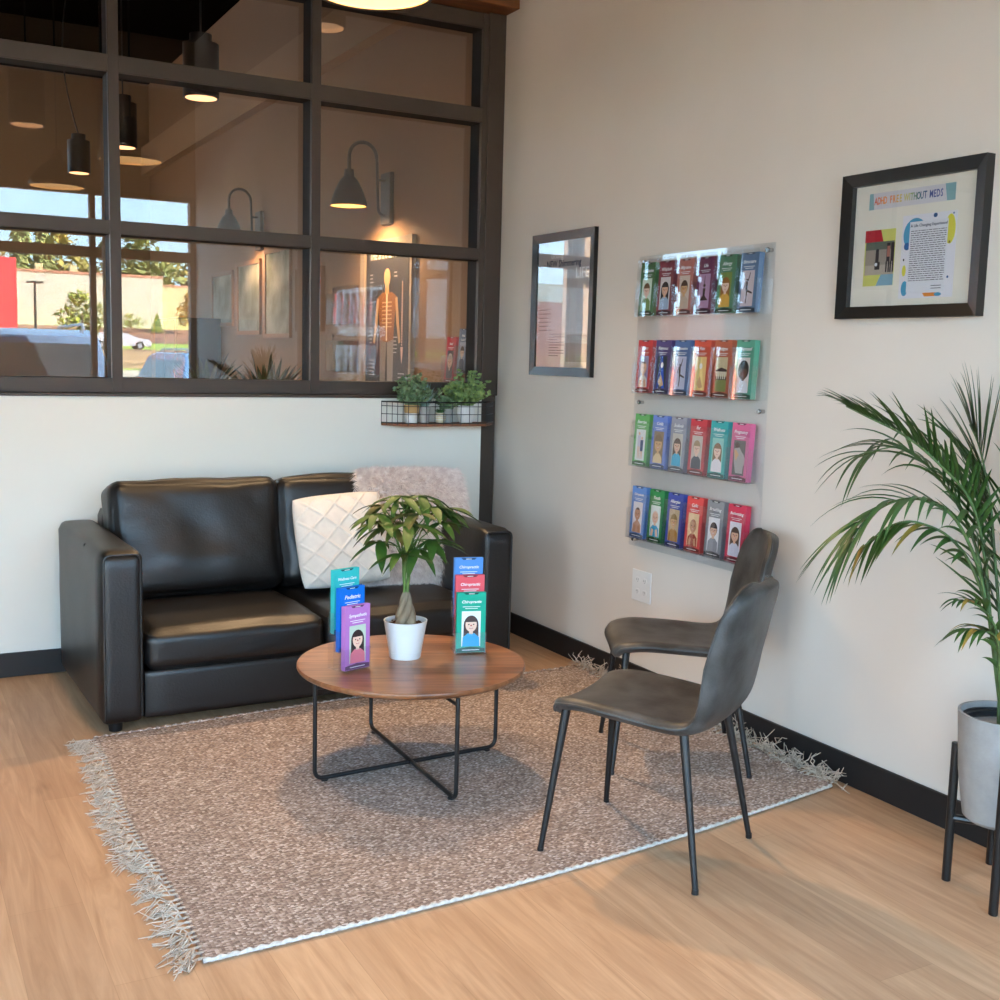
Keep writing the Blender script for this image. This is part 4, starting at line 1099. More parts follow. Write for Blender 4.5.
words = [('A', (206, 96, 80)), ('D', (214, 112, 72)), ('H', (222, 130, 60)), ('D', (226, 140, 60)), (' ', 0), ('F', (224, 112, 52)), ('R', (228, 138, 54)), ('E', (220, 160, 60)), ('E', (208, 178, 70)), (' ', 0), ('W', (196, 186, 84)), ('I', (176, 180, 90)), ('T', (140, 162, 96)), ('H', (104, 140, 110)), ('O', (56, 104, 112)), ('U', (48, 96, 120)), ('T', (44, 84, 128)), (' ', 0), ('M', (46, 70, 130)), ('E', (54, 72, 136)), ('D', (60, 80, 140)), ('S', (70, 88, 146))]
x = fx(-2.628); 
for ch, c in words:
    if ch == ' ': x += .010; continue
    text(ch, .033, (x + .0068, -.0074, fz(1.998)), mat('letter %s' % str(c), c, .6), bn, 'banner_letter', bold=.0006, sx=.6)
    x += .0135 if ch not in 'I' else .009
ph = sheet('photo_card', -2.598, -2.728, 1.722, 1.905, flat((206, 206, 110)))
b = bm_()
def q4(a, c, z0, z1, mi, yy=-.0073): quad(b, [(fx(a), yy, fz(z0)), (fx(c), yy, fz(z0)), (fx(c), yy, fz(z1)), (fx(a), yy, fz(z1))], mi)
q4(-2.598, -2.665, 1.866, 1.905, 0); f = quad(b, [(fx(-2.665), -.0073, fz(1.866)), (fx(-2.678), -.0073, fz(1.866)), (fx(-2.665), -.0073, fz(1.905))], 0)
quad(b, [(fx(-2.655), -.0073, fz(1.722)), (fx(-2.728), -.0073, fz(1.722)), (fx(-2.728), -.0073, fz(1.758)), (fx(-2.675), -.0073, fz(1.758))], 1)
q4(-2.603, -2.726, 1.758, 1.866, 2); q4(-2.603, -2.726, 1.758, 1.79, 3, -.0074); q4(-2.603, -2.726, 1.84, 1.866, 4, -.0074)
disc(b, (fx(-2.655), -.0076, fz(1.836)), .007, seg=12, mi=5); q4(-2.648, -2.662, 1.79, 1.83, 5, -.0076); q4(-2.646, -2.668, 1.775, 1.80, 5, -.0077); disc(b, (fx(-2.652), -.0078, fz(1.792)), .006, seg=12, mi=6)
for a in (-2.695, -2.713): q4(a, a - .014, 1.80, 1.86, 5, -.0076); q4(a + .002, a - .004, 1.765, 1.80, 5, -.0077); q4(a - .008, a - .014, 1.765, 1.80, 5, -.0077)
q4(-2.697, -2.709, 1.815, 1.85, 7, -.0078)
obj('printed_photo', b, [flat((170, 40, 52)), flat((128, 168, 188)), flat((150, 140, 128)), flat((176, 164, 150)), flat((96, 104, 92)), flat((44, 38, 40)), flat((214, 220, 230)), flat((170, 110, 96))], ph)
pg = sheet('letter_page', -2.755, -2.969, 1.676, 1.94, flat((222, 220, 226)))
b = bm_()
def el(y, z, ry, rz, mi, yy=-.0073):
    f = b.faces.new([b.verts.new((fx(y) + ry * math.cos(2 * PI * k / 24), yy, fz(z) + rz * math.sin(2 * PI * k / 24))) for k in range(24)]); f.material_index = mi
el(-2.808, 1.878, .047, .052, 0); el(-2.778, 1.842, .012, .012, 3, -.0074); el(-2.885, 1.932, .008, .007, 3); el(-2.945, 1.885, .02, .046, 1); el(-2.772, 1.765, .008, .018, 1); el(-2.778, 1.708, .014, .024, 0); el(-2.945, 1.845, .004, .004, 4); el(-2.768, 1.80, .003, .004, 4); el(-2.947, 1.738, .004, .004, 3); el(-2.955, 1.932, .003, .003, 3)
quad(b, [(fx(-2.852), -.0073, fz(1.692)), (fx(-2.905), -.0073, fz(1.692)), (fx(-2.905), -.0073, fz(1.680)), (fx(-2.862), -.0073, fz(1.680))], 2); el(-2.913, 1.686, .014, .006, 0, -.0074)
obj('printed_bubbles', b, [flat((70, 148, 186)), flat((216, 210, 80)), flat((220, 136, 60)), flat((40, 88, 140)), flat((30, 32, 44))], pg)
b = bm_(); quad(b, [(fx(-2.786), -.0076, fz(1.695)), (fx(-2.937), -.0076, fz(1.695)), (fx(-2.937), -.0076, fz(1.918)), (fx(-2.786), -.0076, fz(1.918))]); obj('text_panel', b, flat((216, 216, 222)), pg)
text('A Life Changing Experience!', .0128, (fx(-2.862), -.0079, fz(1.905)), flat((48, 62, 88)), pg, 'page_title', bold=.0002)
b = bm_(); rr = random.Random(9)
for k in range(24):
    z = fz(1.887 - k * .0068); u = -.070
    while u < .07:
        L = rr.uniform(.006, .02); L = min(L, .070 - u)
        if L < .002: break
        quad(b, [(fx(-2.862) + u, -.0079, z), (fx(-2.862) + u + L, -.0079, z), (fx(-2.862) + u + L, -.0079, z + .0026), (fx(-2.862) + u, -.0079, z + .0026)])
        u += L + .003
for k in range(2): quad(b, [(fx(-2.885), -.0079, fz(1.712 - k * .008)), (fx(-2.925), -.0079, fz(1.712 - k * .008)), (fx(-2.925), -.0079, fz(1.7145 - k * .008)), (fx(-2.885), -.0079, fz(1.7145 - k * .008))])
obj('printed_lines', b, flat((96, 96, 104)), pg)

# ---- outlet
t = thing('wall_outlet', 'white two-gang wall outlet below the brochure rack', 'outlet', (0, -1.407, .398), -PI / 2)
b = bm_(); box(b, -.069, .069, -.006, 0, 0, .138); obj('cover_plate', b, M_white, t, bevel=.002)
for sx in (-.026, .026):
    b = bm_()
    for zz in (.042, .094):
        n = 20
        lp = [(sx + .016 * math.cos(2 * PI * k / n), zz + max(-.0125, min(.0125, .016 * math.sin(2 * PI * k / n)))) for k in range(n)]
        v0 = [b.verts.new((p[0], -.006, p[1])) for p in lp]; v1 = [b.verts.new((p[0], -.0075, p[1])) for p in lp]
        b.faces.new(v1)
        for k in range(n): b.faces.new((v0[k], v0[(k + 1) % n], v1[(k + 1) % n], v1[k]))
    r_ = obj('receptacle', b, M_white, t)
    b = bm_()
    for zz in (.042, .094):
        for dx in (-.006, .005): box(b, sx + dx - .0008, sx + dx + .0012, -.0078, -.0070, zz - .002, zz + .007)
        disc(b, (sx, -.0078, zz - .007), .002, seg=10)
    obj('slot', b, M_ink, r_)
# ================================================================== WIRE SHELF WITH PLANTS
t = thing('wire_basket_shelf', 'black wire basket shelf with wooden base under the interior window', 'shelf', (-.36, -.121, 1.10))
ZB, ZT = 0., .122
back = [(-.355, -.004), (.280, -.004)]; front = [(-.258, -.120), (.180, -.120)]
b = bm_(); vs = []
for z in (0., .016):
    vs.append([b.verts.new((x, y, z)) for x, y in ((back[0][0], -.002), front[0], front[1], (back[1][0], -.002))])
b.faces.new(vs[0][::-1]); b.faces.new(vs[1])
for k in range(4): b.faces.new((vs[0][k], vs[0][(k + 1) % 4], vs[1][(k + 1) % 4], vs[1][k]))
obj('shelf_board', b, M_shelfw, t, bevel=.002)
pth = [Vector((x, y, 0)) for x, y in (back[0], front[0], front[1], back[1])]
b = bm_()
for z, r_ in ((.016, .003), (.06, .0018), (.1, .0018), (.121, .0036)): tube(b, [p + Vector((0, 0, z)) for p in pth], r_, 6)
tube(b, [Vector((back[0][0], -.008, .121)), Vector((back[1][0], -.008, .121))], .003, 6)
for a, c, n in ((pth[0], pth[1], 5), (pth[1], pth[2], 9), (pth[2], pth[3], 5)):
    for k in range(n + 1):
        p = a.lerp(c, k / n); tube(b, [p + Vector((0, 0, .005)), p + Vector((0, 0, .121))], .0017, 6)
obj('wire_grid', b, M_black, t, smooth=True)
M_tanpot = mat('raffia tan pot band', (186, 150, 100), .8, bump=.3, bscale=200); M_whpot = mat('matte white pot', (224, 222, 218), .5); M_grpot = mat('pale grey pot', (168, 168, 164), .6); M_cream = mat('cream carved pot', (212, 200, 172), .6)
M_euc = mat('eucalyptus leaf', (84, 110, 76), .5, c2=(120, 144, 104), vscale=30); M_euc2 = mat('fresh green leaf', (134, 158, 88), .5, c2=(84, 112, 68), vscale=30); M_agave = mat('blue green blade', (150, 182, 176), .5, c2=(112, 146, 140), vscale=20); M_succ = mat('succulent green', (76, 122, 62), .45, c2=(56, 92, 48), vscale=30)
zb = 1.10 + .0162
def bushy(label, loc, potprof, potm, band, H, Rr, n, seed, leafm, ribs=0):
    t = thing('potted_bush', label, 'plant', loc)
    b = bm_()
    if ribs:
        seg = 72; rings = []
        for r_, z in potprof: rings.append([b.verts.new(((r_ * (1 + (.03 if k % 3 == 0 else -.01) * (r_ > 0))) * math.cos(2 * PI * k / seg), (r_ * (1 + (.03 if k % 3 == 0 else -.01))) * math.sin(2 * PI * k / seg), z)) for k in range(seg)])
        for a_, c_ in zip(rings, rings[1:]):
            for k in range(seg): b.faces.new((a_[k], a_[(k + 1) % seg], c_[(k + 1) % seg], c_[k]))
        b.faces.new(rings[0][::-1])
    else: lathe(b, potprof, 36)
    p_ = obj('pot', b, potm, t, smooth=True)
    if band:
        b = bm_(); lathe(b, band, 36); obj('pot_band', b, M_tanpot, p_, smooth=True)
    ph = max(z for r_, z in potprof); pr = potprof[-2][0] if potprof[-1][0] < .01 else potprof[-1][0]
    b = bm_(); lathe(b, [(0, ph - .012), (pr * .93, ph - .013)], 24); obj('soil', b, M_soil, t)
    rr = random.Random(seed); b = bm_(); bs = bm_()
    for k in range(n):
        a = rr.uniform(0, 2 * PI); el_ = rr.uniform(.5, 1.); L = H * rr.uniform(.55, 1.0) * (.75 + .25 * el_)
        d = Vector((math.cos(a) * (1.05 - el_) * 1.1, math.sin(a) * (1.05 - el_) * 1.1, el_)).normalized()
        base = Vector((math.cos(a) * pr * .4, math.sin(a) * pr * .4, ph - .012)); pts = []
        m_ = 9
        for i in range(m_ + 1):
            u = i / m_; p = base + d * L * u + Vector((d.x, d.y, -.25)) * (L * .25 * u * u)
            p.y = max(-Rr, min(Rr * .8, p.y)); p.x = max(-Rr * 1.25, min(Rr * 1.25, p.x)); pts.append(p)
        tube(bs, pts, [.0014 * (1 - .6 * i / m_) for i in range(m_ + 1)], 4, mi=0)
        for i in range(2, m_ + 1):
            for s_ in range(3):
                ang = rr.uniform(0, 2 * PI)
                dd = Vector((math.cos(ang), math.sin(ang), rr.uniform(-.2, .8)))
                leaf(bs, pts[i], dd, (rr.gauss(0, .6), -1, rr.uniform(-.2, .7)), rr.uniform(.014, .024), rr.uniform(.011, .018), .1, 3, .1, mi=1, shape=.8)
    b.free()
    keepnormals('foliage', bs, [M_stem, leafm], t)
    return t
bushy('bushy green plant in tan and white pot, left end of the wire shelf', (-.578, -.188, zb), [(0, 0), (.029, 0), (.036, .088), (.034, .088)], M_whpot, [(.0334, .05), (.0365, .052), (.0385, .09), (.0362, .092)], .19, .055, 40, 4, M_euc)
bushy('leafy green plant in ribbed white pot, right end of the wire shelf', (-.270, -.187, zb), [(.03, 0), (.04, .012), (.0455, .05), (.042, .088), (.038, .088)], M_whpot, None, .215, .08, 50, 8, M_euc2, ribs=1)
bushy('small dark green plant behind the spiky one on the wire shelf', (-.368, -.160, zb), [(0, 0), (.026, 0), (.030, .07), (.028, .07)], M_grpot, None, .14, .04, 16, 15, M_euc)
t = thing('potted_spiky_plant', 'blue-green spiky plant in pale grey pot, middle of the wire shelf', 'plant', (-.497, -.165, zb))
b = bm_(); lathe(b, [(0, 0), (.025, 0), (.031, .082), (.029, .082), (.028, .07), (0, .07)], 32); obj('pot', b, M_grpot, t, smooth=True)
b = bm_(); rr = random.Random(31)
for k in range(46):
    a = rr.uniform(0, 2 * PI); s_ = rr.uniform(.1, .9); leaf(b, (.008 * math.cos(a), .008 * math.sin(a), .07), (math.cos(a) * s_, math.sin(a) * s_ * .6, 1), (-math.cos(a), -math.sin(a), .3), rr.uniform(.12, .165), .009, .12, 4, .2)
for v in b.verts: v.co.y = min(v.co.y, .034)
keepnormals('foliage', b, M_agave, t)
t = thing('potted_succulent', 'tiny green succulent in round cream pot, front middle of the wire shelf', 'plant', (-.428, -.206, zb))
b = bm_(); lathe(b, [(0, 0), (.018, 0), (.026, .012), (.0295, .028), (.027, .046), (.022, .052), (.02, .05), (0, .046)], 36); p_ = obj('pot', b, M_cream, t, smooth=True)
b = bm_()
for z in (.018, .03, .04): lathe(b, [(.0285 if z != .04 else .0287, z - .0015), (.0305 if z == .03 else .0292, z), (.0285 if z != .04 else .0287, z + .0015)], 36)
obj('pot_band', b, M_potw, p_, smooth=True)
b = bm_(); rr = random.Random(2)
for ring, (n, s_, L) in enumerate(((9, 1.3, .032), (8, .8, .03), (6, .4, .026), (3, .12, .02))):
    for k in range(n):
        a = 2 * PI * (k + .5 * (ring % 2)) / n; leaf(b, (.004 * math.cos(a), .004 * math.sin(a), .046), (math.cos(a) * s_, math.sin(a) * s_, .8), (-math.cos(a), -math.sin(a), .5), L, .015, -.1, 4, .25, shape=.9)
keepnormals('rosette', b, M_succ, t)

# ================================================================== PALM ON ITS STAND
PC = (-.233, -3.445)
t = thing('plant_stand', 'black four-legged plant stand at the right edge of the room', 'stand', (PC[0], PC[1], 0))
feet = [(-.075, .093), (-.132, -.110), (.134, .110), (.076, -.095)]
for fx_, fy_ in feet:
    b = bm_(); tube(b, [(fx_, fy_, 0), (fx_, fy_, .408)], .0125, 16); obj('leg', b, M_blackw, t, bevel=.002)
for a_, c_ in ((0, 3), (1, 2)):
    b = bm_(); tube(b, [(feet[a_][0], feet[a_][1], .188 + .0 * a_), (feet[c_][0], feet[c_][1], .188)], .011, 10); obj('crossbar', b, M_blackw, t)
t = thing('potted_palm', 'tall areca palm in light grey planter, cut off by the right edge', 'plant', (PC[0], PC[1], .1995))
b = bm_(); lathe(b, [(0, 0), (.078, 0), (.092, .012), (.112, .14), (.122, .29), (.1235, .31), (.115, .31), (.112, .27), (0, .265)], 64); obj('planter', b, M_concrete, t, smooth=True)
b = bm_(); lathe(b, [(.110, .270), (.110, .295), (.104, .295), (.100, .25), (.0, .24)], 48)
for z in (.255, .27, .284): lathe(b, [(.1035, z), (.1, z + .003), (.1035, z + .006)], 48)
ln = obj('nursery_pot', b, M_liner, t, smooth=True)
b = bm_(); lathe(b, [(0, .262), (.1015, .258)], 30); obj('soil', b, M_soil, t)
ZO = .1995
FR = dict(
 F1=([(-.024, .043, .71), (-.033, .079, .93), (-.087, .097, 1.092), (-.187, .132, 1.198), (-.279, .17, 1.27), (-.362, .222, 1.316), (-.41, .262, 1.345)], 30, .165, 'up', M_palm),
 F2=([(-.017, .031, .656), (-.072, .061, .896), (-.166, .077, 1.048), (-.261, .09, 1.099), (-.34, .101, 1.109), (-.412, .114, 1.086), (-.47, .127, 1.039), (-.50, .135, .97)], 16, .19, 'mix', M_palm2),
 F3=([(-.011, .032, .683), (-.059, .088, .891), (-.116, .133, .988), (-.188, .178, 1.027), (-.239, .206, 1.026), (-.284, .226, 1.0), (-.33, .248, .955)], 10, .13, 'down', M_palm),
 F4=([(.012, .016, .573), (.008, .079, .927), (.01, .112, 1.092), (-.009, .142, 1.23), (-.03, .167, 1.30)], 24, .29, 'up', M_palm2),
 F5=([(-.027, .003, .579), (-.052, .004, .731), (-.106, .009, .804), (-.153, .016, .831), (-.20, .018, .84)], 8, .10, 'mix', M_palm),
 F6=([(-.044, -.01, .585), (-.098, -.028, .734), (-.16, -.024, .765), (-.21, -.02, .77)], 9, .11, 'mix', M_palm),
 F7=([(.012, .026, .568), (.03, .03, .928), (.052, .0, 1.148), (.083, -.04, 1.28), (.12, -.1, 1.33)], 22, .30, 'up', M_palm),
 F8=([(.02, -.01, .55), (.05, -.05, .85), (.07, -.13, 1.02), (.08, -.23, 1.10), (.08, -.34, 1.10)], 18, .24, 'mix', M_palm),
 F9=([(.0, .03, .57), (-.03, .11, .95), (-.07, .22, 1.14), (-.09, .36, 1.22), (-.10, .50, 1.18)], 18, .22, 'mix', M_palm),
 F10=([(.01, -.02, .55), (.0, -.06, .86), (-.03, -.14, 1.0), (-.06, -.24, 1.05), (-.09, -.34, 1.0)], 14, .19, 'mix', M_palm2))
rr = random.Random(77)
VIEW = Vector((.48, .877, 0)); RIGHT = Vector((.877, -.48, 0))
for nm, (pts, n, LL, mode, m_) in FR.items():
    P0 = [Vector((.02 * rr.uniform(-1, 1), .02 * rr.uniform(-1, 1), .255))] + [Vector((x, y, z - ZO)) for x, y, z in pts]
    # dense Catmull path
    path = []
    for i in range(len(P0) - 1):
        a, b1, c1_, d1 = P0[max(0, i - 1)], P0[i], P0[i + 1], P0[min(len(P0) - 1, i + 2)]
        for k in range(5):
            u = k / 5; path.append(.5 * (2 * b1 + (c1_ - a) * u + (2 * a - 5 * b1 + 4 * c1_ - d1) * u * u + (3 * b1 - a - 3 * c1_ + d1) * u ** 3))
    path.append(P0[-1])
    N_ = len(path)
    b = bm_(); tube(b, path, [.0062 * (1 - .8 * i / N_) for i in range(N_)], 7, mi=0)
    start = int(N_ * (.38 if nm in ('F5', 'F6') else .34))
    for k in range(n):
        u = k / (n - 1); idx = start + (N_ - 2 - start) * u; i = int(idx); p = path[i].lerp(path[min(N_ - 1, i + 1)], idx - i)
        tan = (path[min(N_ - 1, i + 1)] - path[max(0, i - 1)]).normalized()
        up = Vector((0, 0, 1)); up = (up - tan * up.dot(tan)).normalized() if abs(tan.z) < .97 else -RIGHT
        sd = tan.cross(up)
        L = LL * (.55 + .75 * math.sin(PI * (u * .8 + .12))) * rr.uniform(.85, 1.1)
        for s_ in (-1, 1):
            sprd = .55 * (1 - u) + .30
            if mode == 'up': d = tan * .9 + up * rr.uniform(.35, .7) * (1.1 - u * .8) + sd * s_ * sprd * .55; dr = .12 + .2 * rr.random()
            elif mode == 'down': d = tan * .8 + sd * s_ * sprd * .8 - Vector((0, 0, .35)); dr = .45
            else: d = tan * .9 + sd * s_ * sprd * .9 + up * rr.uniform(-.1, .45); dr = .35 + .25 * rr.random()
            d.normalize(); L2 = L
            for _ in range(6):     # keep leaflets clear of the wall at x=0
                if PC[0] + p.x + d.x * L2 > -.02: d.x -= .25; d.normalize()
            leaf(b, p, d, up, L2, .0165 if mode != 'down' else .019, dr, 8, .18, mi=2 if (nm in ('F5', 'F6', 'F3') and rr.random() < .12) else 1, shape=.7)
    for v in b.verts:
        if PC[0] + v.co.x > -.012: v.co.x = -.012 - PC[0]
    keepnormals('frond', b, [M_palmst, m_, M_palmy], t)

# ================================================================== OUTSIDE (seen mirrored in the glass)
M_asph = mat('asphalt', (120, 116, 112), .9, var=.08, vscale=2); M_road = mat('brown road', (128, 92, 72), .9, var=.08, vscale=.5); M_grass = mat('lawn', (122, 150, 52), .9, c2=(150, 170, 70), vscale=.6); M_dry = mat('dry verge', (176, 140, 96), .9, c2=(150, 120, 76), vscale=.3); M_conc = mat('concrete kerb', (196, 182, 158), .8)
prof = [(6.6, -.15, 0), (15, -.15, 0), (17.5, .78, 4), (19.5, 1.0, 4), (20.5, 1.02, 1), (45, 1.35, 3), (98, 1.40, 2), (105, 2.0, 1), (119, 3.6, 2), (300, 3.9, 1)]
b = bm_()
for (y0, z0, _), (y1, z1, mi) in zip(prof, prof[1:]):
    quad(b, [(-200, -y0, z0), (220, -y0, z0), (220, -y1, z1), (-200, -y1, z1)], {0: 0, 4: 4, 1: 1, 3: 3, 2: 2}[mi])
quad(b, [(-200, -6.6, -.15), (220, -6.6, -.15), (220, 200, -.15), (-200, 200, -.15)], 0)
b.faces.ensure_lookup_table(); b.faces[0].material_index = 0
g_ = obj('ground', b, [M_asph, M_grass, M_road, M_dry, M_conc]); g_['kind'] = 'structure'
M_bw = mat('sunlit cream stucco', (236, 226, 200), .85); M_by = mat('pale yellow stucco', (232, 214, 160), .85); M_red = mat('red cladding', (196, 34, 44), .7); M_parap = mat('brown parapet', (150, 104, 84), .8)
M_dglass = mat('dark window glazing', (60, 84, 84), .15)
t = thing('building', 'long white building across the road reflected in the glass', 'building', (0, -120, 3))
b = bm_(); box(b, 6, 24.6, -12, 0, 0, 5.9); obj('wall', b, M_bw, t)
b = bm_(); box(b, 5.9, 24.7, -12.1, .1, 5.9, 6.15); obj('parapet', b, M_parap, t)
for x in (12.4, 15.8): b = bm_(); box(b, x, x + .7, -4, -3, 6.1, 7.0); obj('roof_vent', b, M_by, t)
t = thing('building', 'pale yellow annex right of the white building reflected in the glass', 'building', (0, -120, 3))
b = bm_(); box(b, 24.7, 60, -12, -.4, 0, 5.1); obj('wall', b, M_by, t)
b = bm_(); box(b, 24.72, 60.1, -12.1, -.3, 5.1, 5.3); obj('parapet', b, M_parap, t)
t = thing('building', 'red storefront at the far left of the reflection', 'building', (0, -90, 2))
b = bm_(); box(b, -14, 7.1, -15, 0, 0, 6.1); obj('wall', b, M_red, t)
b = bm_(); box(b, -13, 5.6, 0, 1.2, 2.9, 3.5); obj('canopy', b, M_conc, t)
for k in range(5):
    b = bm_(); box(b, -12 + k * 3.6, -9.2 + k * 3.6, 0, .08, .3, 2.8); wdw = obj('window', b, M_conc, t)
    b = bm_(); box(b, -11.85 + k * 3.6, -9.35 + k * 3.6, .08, .1, .45, 2.65); obj('pane', b, M_dglass, wdw)
t = thing('building', 'orange brick building beyond the left side windows', 'building', (-32, 46, -.15))
b = bm_(); box(b, -10, 10, -6, 6, 0, 4.2); obj('wall', b, mat('orange brick', (196, 96, 60), .85), t)
b = bm_(); box(b, -10.2, 10.2, -6.2, 6.2, 4.2, 5.0); obj('roof_band', b, M_bw, t)
t = thing('lamp_post', 'dark parking-lot lamp post before the white building', 'lamp', (3.64 * 1.0, -50, 1.35))
b = bm_(); tube(b, [(0, 0, 0), (0, 0, 2.95)], .055, 10); obj('pole', b, M_black, t)
b = bm_(); box(b, -.34, .34, -.2, .2, 2.90, 2.98); obj('lamp_head', b, M_black, t)

M_fol = [mat('dark conifer foliage', (100, 116, 66), .9, c2=(146, 150, 90), vscale=.8), mat('autumn oak foliage', (150, 148, 72), .9, c2=(190, 170, 96), vscale=.8), mat('bright shrub foliage', (120, 140, 44), .9, c2=(170, 176, 70), vscale=1.2), mat('golden foliage', (206, 156, 62), .9, c2=(170, 150, 60), vscale=1.)]
M_bark = mat('bark', (90, 70, 54), .9)
def tree(name, label, x, y, z, H, W, kind, m_, seed, group=None):
    t = thing(name, label, 'tree' if name != 'shrub' else 'shrub', (x, y, z), 0, group)
    rr = random.Random(seed)
    b = bm_(); tube(b, [(0, 0, 0), (0, 0, H * (.9 if kind == 'cone' else .6))], [H * .03, H * .008], 7); obj('trunk', b, M_bark, t)
    b = bm_(); n = 900 if kind == 'cone' else 800
    s_ = H * .045
    for k in range(n):
        a = rr.uniform(0, 2 * PI)
        if kind == 'cone':
            h_ = rr.random() ** 1.4; lay = (h_ * 9) % 1; r_ = W / 2 * (1 - h_) * (1 - .45 * lay) * rr.uniform(.35, 1.05); p = Vector((r_ * math.cos(a), r_ * math.sin(a), H * (.12 + .88 * h_))); d = Vector((math.cos(a), math.sin(a), -.35))
        else:
            cl = rr.choice([(0, 0, .72, .5), (-.25, 0, .55, .4), (.25, .1, .58, .42), (.05, -.2, .5, .45), (-.1, .15, .85, .3), (.15, -.1, .42, .42), (-.2, -.1, .36, .35)])
            ph_ = math.acos(rr.uniform(-1, 1)); rad = rr.uniform(.6, 1.05); p = Vector((cl[0] * W + cl[3] * W * .6 * rad * math.sin(ph_) * math.cos(a), cl[1] * W + cl[3] * W * .6 * rad * math.sin(ph_) * math.sin(a), H * cl[2] + cl[3] * H * .45 * rad * math.cos(ph_))); p.z = max(p.z, H * .05); d = Vector((rr.gauss(0, 1), rr.gauss(0, 1), rr.gauss(0, .6)))
        leaf(b, p, d, (rr.gauss(0, .3), rr.gauss(0, .3), 1), s_ * rr.uniform(1.2, 2.4), s_ * rr.uniform(.9, 1.6), .2, 2, .1)
    keepnormals('crown', b, m_, t, smooth=False)
    return t
def bx_(px): return px
TREES = [(4.0, -138, 16.0, 11, 'round', 1), (8.2, -140, 12.8, 9, 'round', 1), (12.9, -142, 12.5, 6, 'cone', 0), (15.2, -143, 12.0, 5, 'cone', 0), (17.4, -141, 11.8, 8, 'round', 1), (20.5, -142, 8.4, 9, 'round', 1), (23.5, -141, 11.6, 9, 'round', 0), (26.6, -140, 12.8, 9, 'round', 0), (30.6, -142, 9.2, 8, 'round', 1), (34.4, -141, 12.6, 9, 'round', 0), (38.5, -142, 12.2, 9, 'round', 1), (6.4, -146, 14.5, 6, 'cone', 0)]
for k, (x, y, H, W, kd, mi) in enumerate(TREES):
    f_ = (145.46 + 15 * (k % 3)) / 145.46; x = -2.96 + (x + 2.96) * f_; y = -140 - 15 * (k % 3); H = 1.45 + (H + 3.6 - 1.45) * f_ - 3.6; W *= f_ * .8
    tree('pine_tree' if kd == 'cone' else 'broadleaf_tree', {'cone': 'pointed evergreen on the hill behind the white building', 'round': 'rounded tree on the hill behind the reflected buildings'}[kd], x, y, 3.6, H, W, kd, M_fol[mi], 40 + k, 'trees on the hill behind the reflected buildings' if kd == 'round' else 'evergreens behind the white building')
tree('broadleaf_tree', 'yellow-green tree in front of the white building, left pane reflection', 10.9, -84, 1.3, 4.4, 3.9, 'round', M_fol[2], 61)
tree('broadleaf_tree', 'small golden tree at the right end of the reflected lawn', 26.0, -113, 2.9, 4.6, 3.0, 'round', M_fol[3], 62)
tree('shrub', 'round green shrub at the foot of the white building', 20.2, -114, 3.0, 2.0, 3.2, 'round', M_fol[2], 63)
tree('shrub', 'pointed green shrub beside the round one at the white building', 22.7, -114, 3.0, 2.0, 1.6, 'cone', M_fol[2], 64)

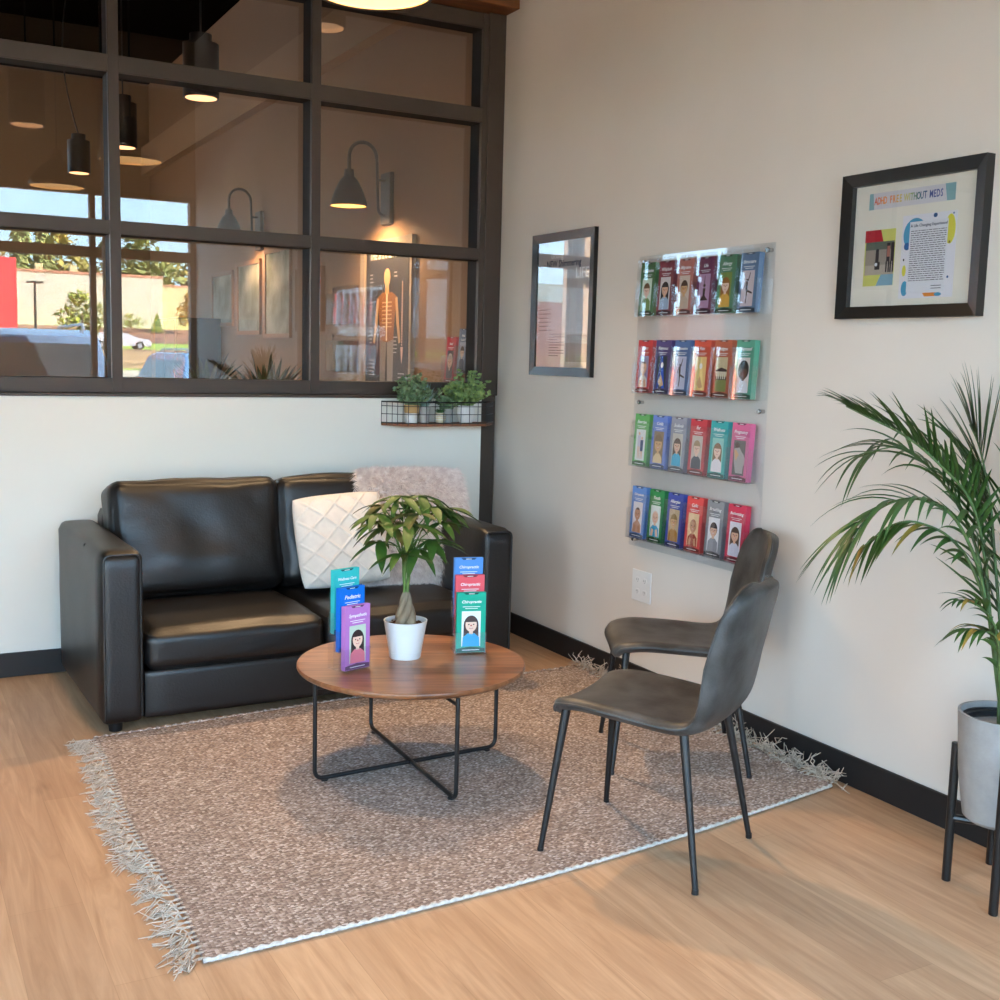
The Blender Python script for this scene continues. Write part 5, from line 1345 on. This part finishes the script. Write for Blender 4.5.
M_tire = mat('tyre rubber', (24, 24, 25), .8); M_rim = mat('alloy rim', (170, 172, 176), .3, metal=.8); M_cglass = mat('car glass', (40, 48, 56), .05, spec=.8); M_tail = mat('red tail lens', (190, 30, 30), .3)
def car(label, loc, ang, paint, L=4.6, W=1.85, H=1.65, suv=True):
    t = thing('car', label, 'car', loc, ang)
    g = .28
    if suv: pts = [(-L / 2, .45), (-L / 2 + .03, .95), (-L / 2 + .12, 1.02), (-L / 2 + .42, H - .08), (-L / 2 + .7, H), (L * .1, H), (L * .22, H - .06), (L * .34, 1.08), (L * .47, .98), (L / 2, .75), (L / 2, .42)]
    else: pts = [(-L / 2, .42), (-L / 2 + .02, .88), (-L / 2 + .5, .95), (-L / 2 + 1.05, H - .05), (-L * .02, H), (L * .12, H - .1), (L * .27, .96), (L * .45, .86), (L / 2, .66), (L / 2, .38)]
    b = bm_(); n = len(pts)
    secs = []
    for s_, inset in ((-1, 0.0), (-.94, 0), (.94, 0), (1, 0.0)):
        row = []
        for x, z in pts:
            tum = .16 * max(0, (z - 1.0)) / (H - 1.0) * W / 1.8
            yy = s_ * (W / 2 - tum); row.append(b.verts.new((x * (.985 if abs(s_) == 1 else 1), yy, z)))
        secs.append(row + [b.verts.new((L / 2 - .05, s_ * W / 2 * .97, g)), b.verts.new((-L / 2 + .05, s_ * W / 2 * .97, g))])
    m_ = n + 2
    for a_, c_ in zip(secs, secs[1:]):
        for k in range(m_): b.faces.new((a_[k], a_[(k + 1) % m_], c_[(k + 1) % m_], c_[k]))
    b.faces.new(secs[0][::-1]); b.faces.new(secs[-1])
    obj('body', b, paint, t, smooth=True, bevel=.02)
    # glazing
    x0_, x1_ = (pts[2][0], pts[7][0]) if suv else (pts[2][0], pts[6][0])
    b = bm_()
    for s_ in (-1, 1):
        yt = s_ * (W / 2 - .14 + .012); yb2 = s_ * (W / 2 - .02 + .012)
        zt_ = H - .12; xa = x0_ + (.42 if suv else .62); xb = x1_ - (.55 if suv else .62)
        quad(b, [(x0_ + .2, yb2, 1.04 if suv else .97), (x1_ - .12, yb2, 1.06 if suv else .97), (xb, yt, zt_), (xa, yt, zt_)])
    obj('side_glass', b, M_cglass, t)
    b = bm_()
    if suv:
        quad(b, [(-L / 2 + .10, -W * .40, 1.06), (-L / 2 + .10, W * .40, 1.06), (-L / 2 + .37, W * .36, H - .16), (-L / 2 + .37, -W * .36, H - .16)])
        quad(b, [(L * .34 + .01, -W * .4, 1.10), (L * .34 + .01, W * .4, 1.10), (L * .235, W * .35, H - .1), (L * .235, -W * .35, H - .1)])
    else:
        quad(b, [(-L / 2 + .5, -W * .4, .98), (-L / 2 + .5, W * .4, .98), (-L / 2 + 1.0, W * .34, H - .08), (-L / 2 + 1.0, -W * .34, H - .08)]); quad(b, [(L * .27, -W * .4, .99), (L * .27, W * .4, .99), (L * .135, W * .34, H - .12), (L * .135, -W * .34, H - .12)])
    obj('windscreen', b, M_cglass, t)
    for sx in (-L * .31, L * .31):
        for s_ in (-1, 1):
            b = bm_(); tube(b, [(sx, s_ * (W / 2 - .20), .34), (sx, s_ * (W / 2 + .012), .34)], .34, 24); wh = obj('wheel', b, M_tire, t, smooth=True)
            b = bm_(); tube(b, [(sx, s_ * (W / 2 + .012), .34), (sx, s_ * (W / 2 + .02), .34)], .21, 20); obj('rim', b, M_rim, wh)
    b = bm_()
    b.free()
    for s_ in (-1, 1): b = bm_(); box(b, -L / 2 - .012, -L / 2 + .06, s_ * W * .40 - .12, s_ * W * .40 + .12, .78, .98); obj('tail_light', b, M_tail, t)
    b = bm_(); box(b, -L / 2 - .03, -L / 2 + .1, -W * .46, W * .46, .36, .56); obj('bumper', b, M_tire if suv else paint, t, bevel=.02)
    if suv:
        for s_ in (-1, 1): b = bm_(); tube(b, rounded_path([(-L * .33, s_ * W * .36, H - .02), (-L * .32, s_ * W * .36, H + .07), (L * .1, s_ * W * .36, H + .06), (L * .11, s_ * W * .36, H - .02)], .03), .018, 8); obj('roof_rail', b, M_rim, t, smooth=True)
        b = bm_(); box(b, -L / 2 + .0, -L / 2 + .05, -.28, .28, .72, .90); obj('plate_recess', b, M_conc, t)
        b = bm_(); box(b, -L / 2 - .01, -L / 2 + .05, -W * .38, W * .38, .925, .95); obj('chrome_strip', b, M_rim, t)
    return t
car('dark blue sport utility vehicle parked just outside, left pane reflection', (-1.42, -10.1, -.15), R(-90), mat('dark blue car paint', (70, 92, 120), .15, spec=.8, coat=1.), H=1.80)
car('light blue car parked beside the reflected lawn', (2.35, -15.2, -.15), R(-90), mat('light blue car paint', (96, 134, 176), .2, spec=.8, coat=1.), H=1.55)
car('white sedan on the road in the middle pane reflection', (15.6, -96, 1.40), R(0), mat('white car paint', (236, 236, 236), .25, spec=.6), L=5.2, H=1.42, suv=False)

# ================================================================== CAMERA
cam = bpy.data.cameras.new('camera'); co = bpy.data.objects.new('camera', cam); COL.objects.link(co); sc.camera = co
cam.sensor_fit = 'HORIZONTAL'; cam.sensor_width = 36; cam.lens = 36 * 1145.745 / 1000; cam.clip_end = 600; cam.clip_start = .05
yaw, pitch, roll = 0.50297504, -0.12296831, 0.02593549
fv = Vector((math.sin(yaw) * math.cos(pitch), math.cos(yaw) * math.cos(pitch), math.sin(pitch))); rv = Vector((math.cos(yaw), -math.sin(yaw), 0)); uv = rv.cross(fv)
r2 = math.cos(roll) * rv + math.sin(roll) * uv; u2 = -math.sin(roll) * rv + math.cos(roll) * uv
m_ = Matrix((r2, u2, -fv)).transposed().to_4x4(); m_.translation = Vector((-2.9603, -5.4643, 1.45)); co.matrix_world = m_
sc.view_settings.view_transform = 'Standard'; sc.view_settings.look = 'None'; sc.view_settings.gamma = 1; sc.view_settings.use_curve_mapping = False
sc.view_settings.exposure = 0.35
cy_ = sc.cycles
cy_.use_denoising = True
cy_.max_bounces = 10; cy_.diffuse_bounces = 5; cy_.glossy_bounces = 5; cy_.transparent_max_bounces = 40; cy_.transmission_bounces = 6
cy_.sample_clamp_indirect = 8; cy_.caustics_reflective = False; cy_.caustics_refractive = False
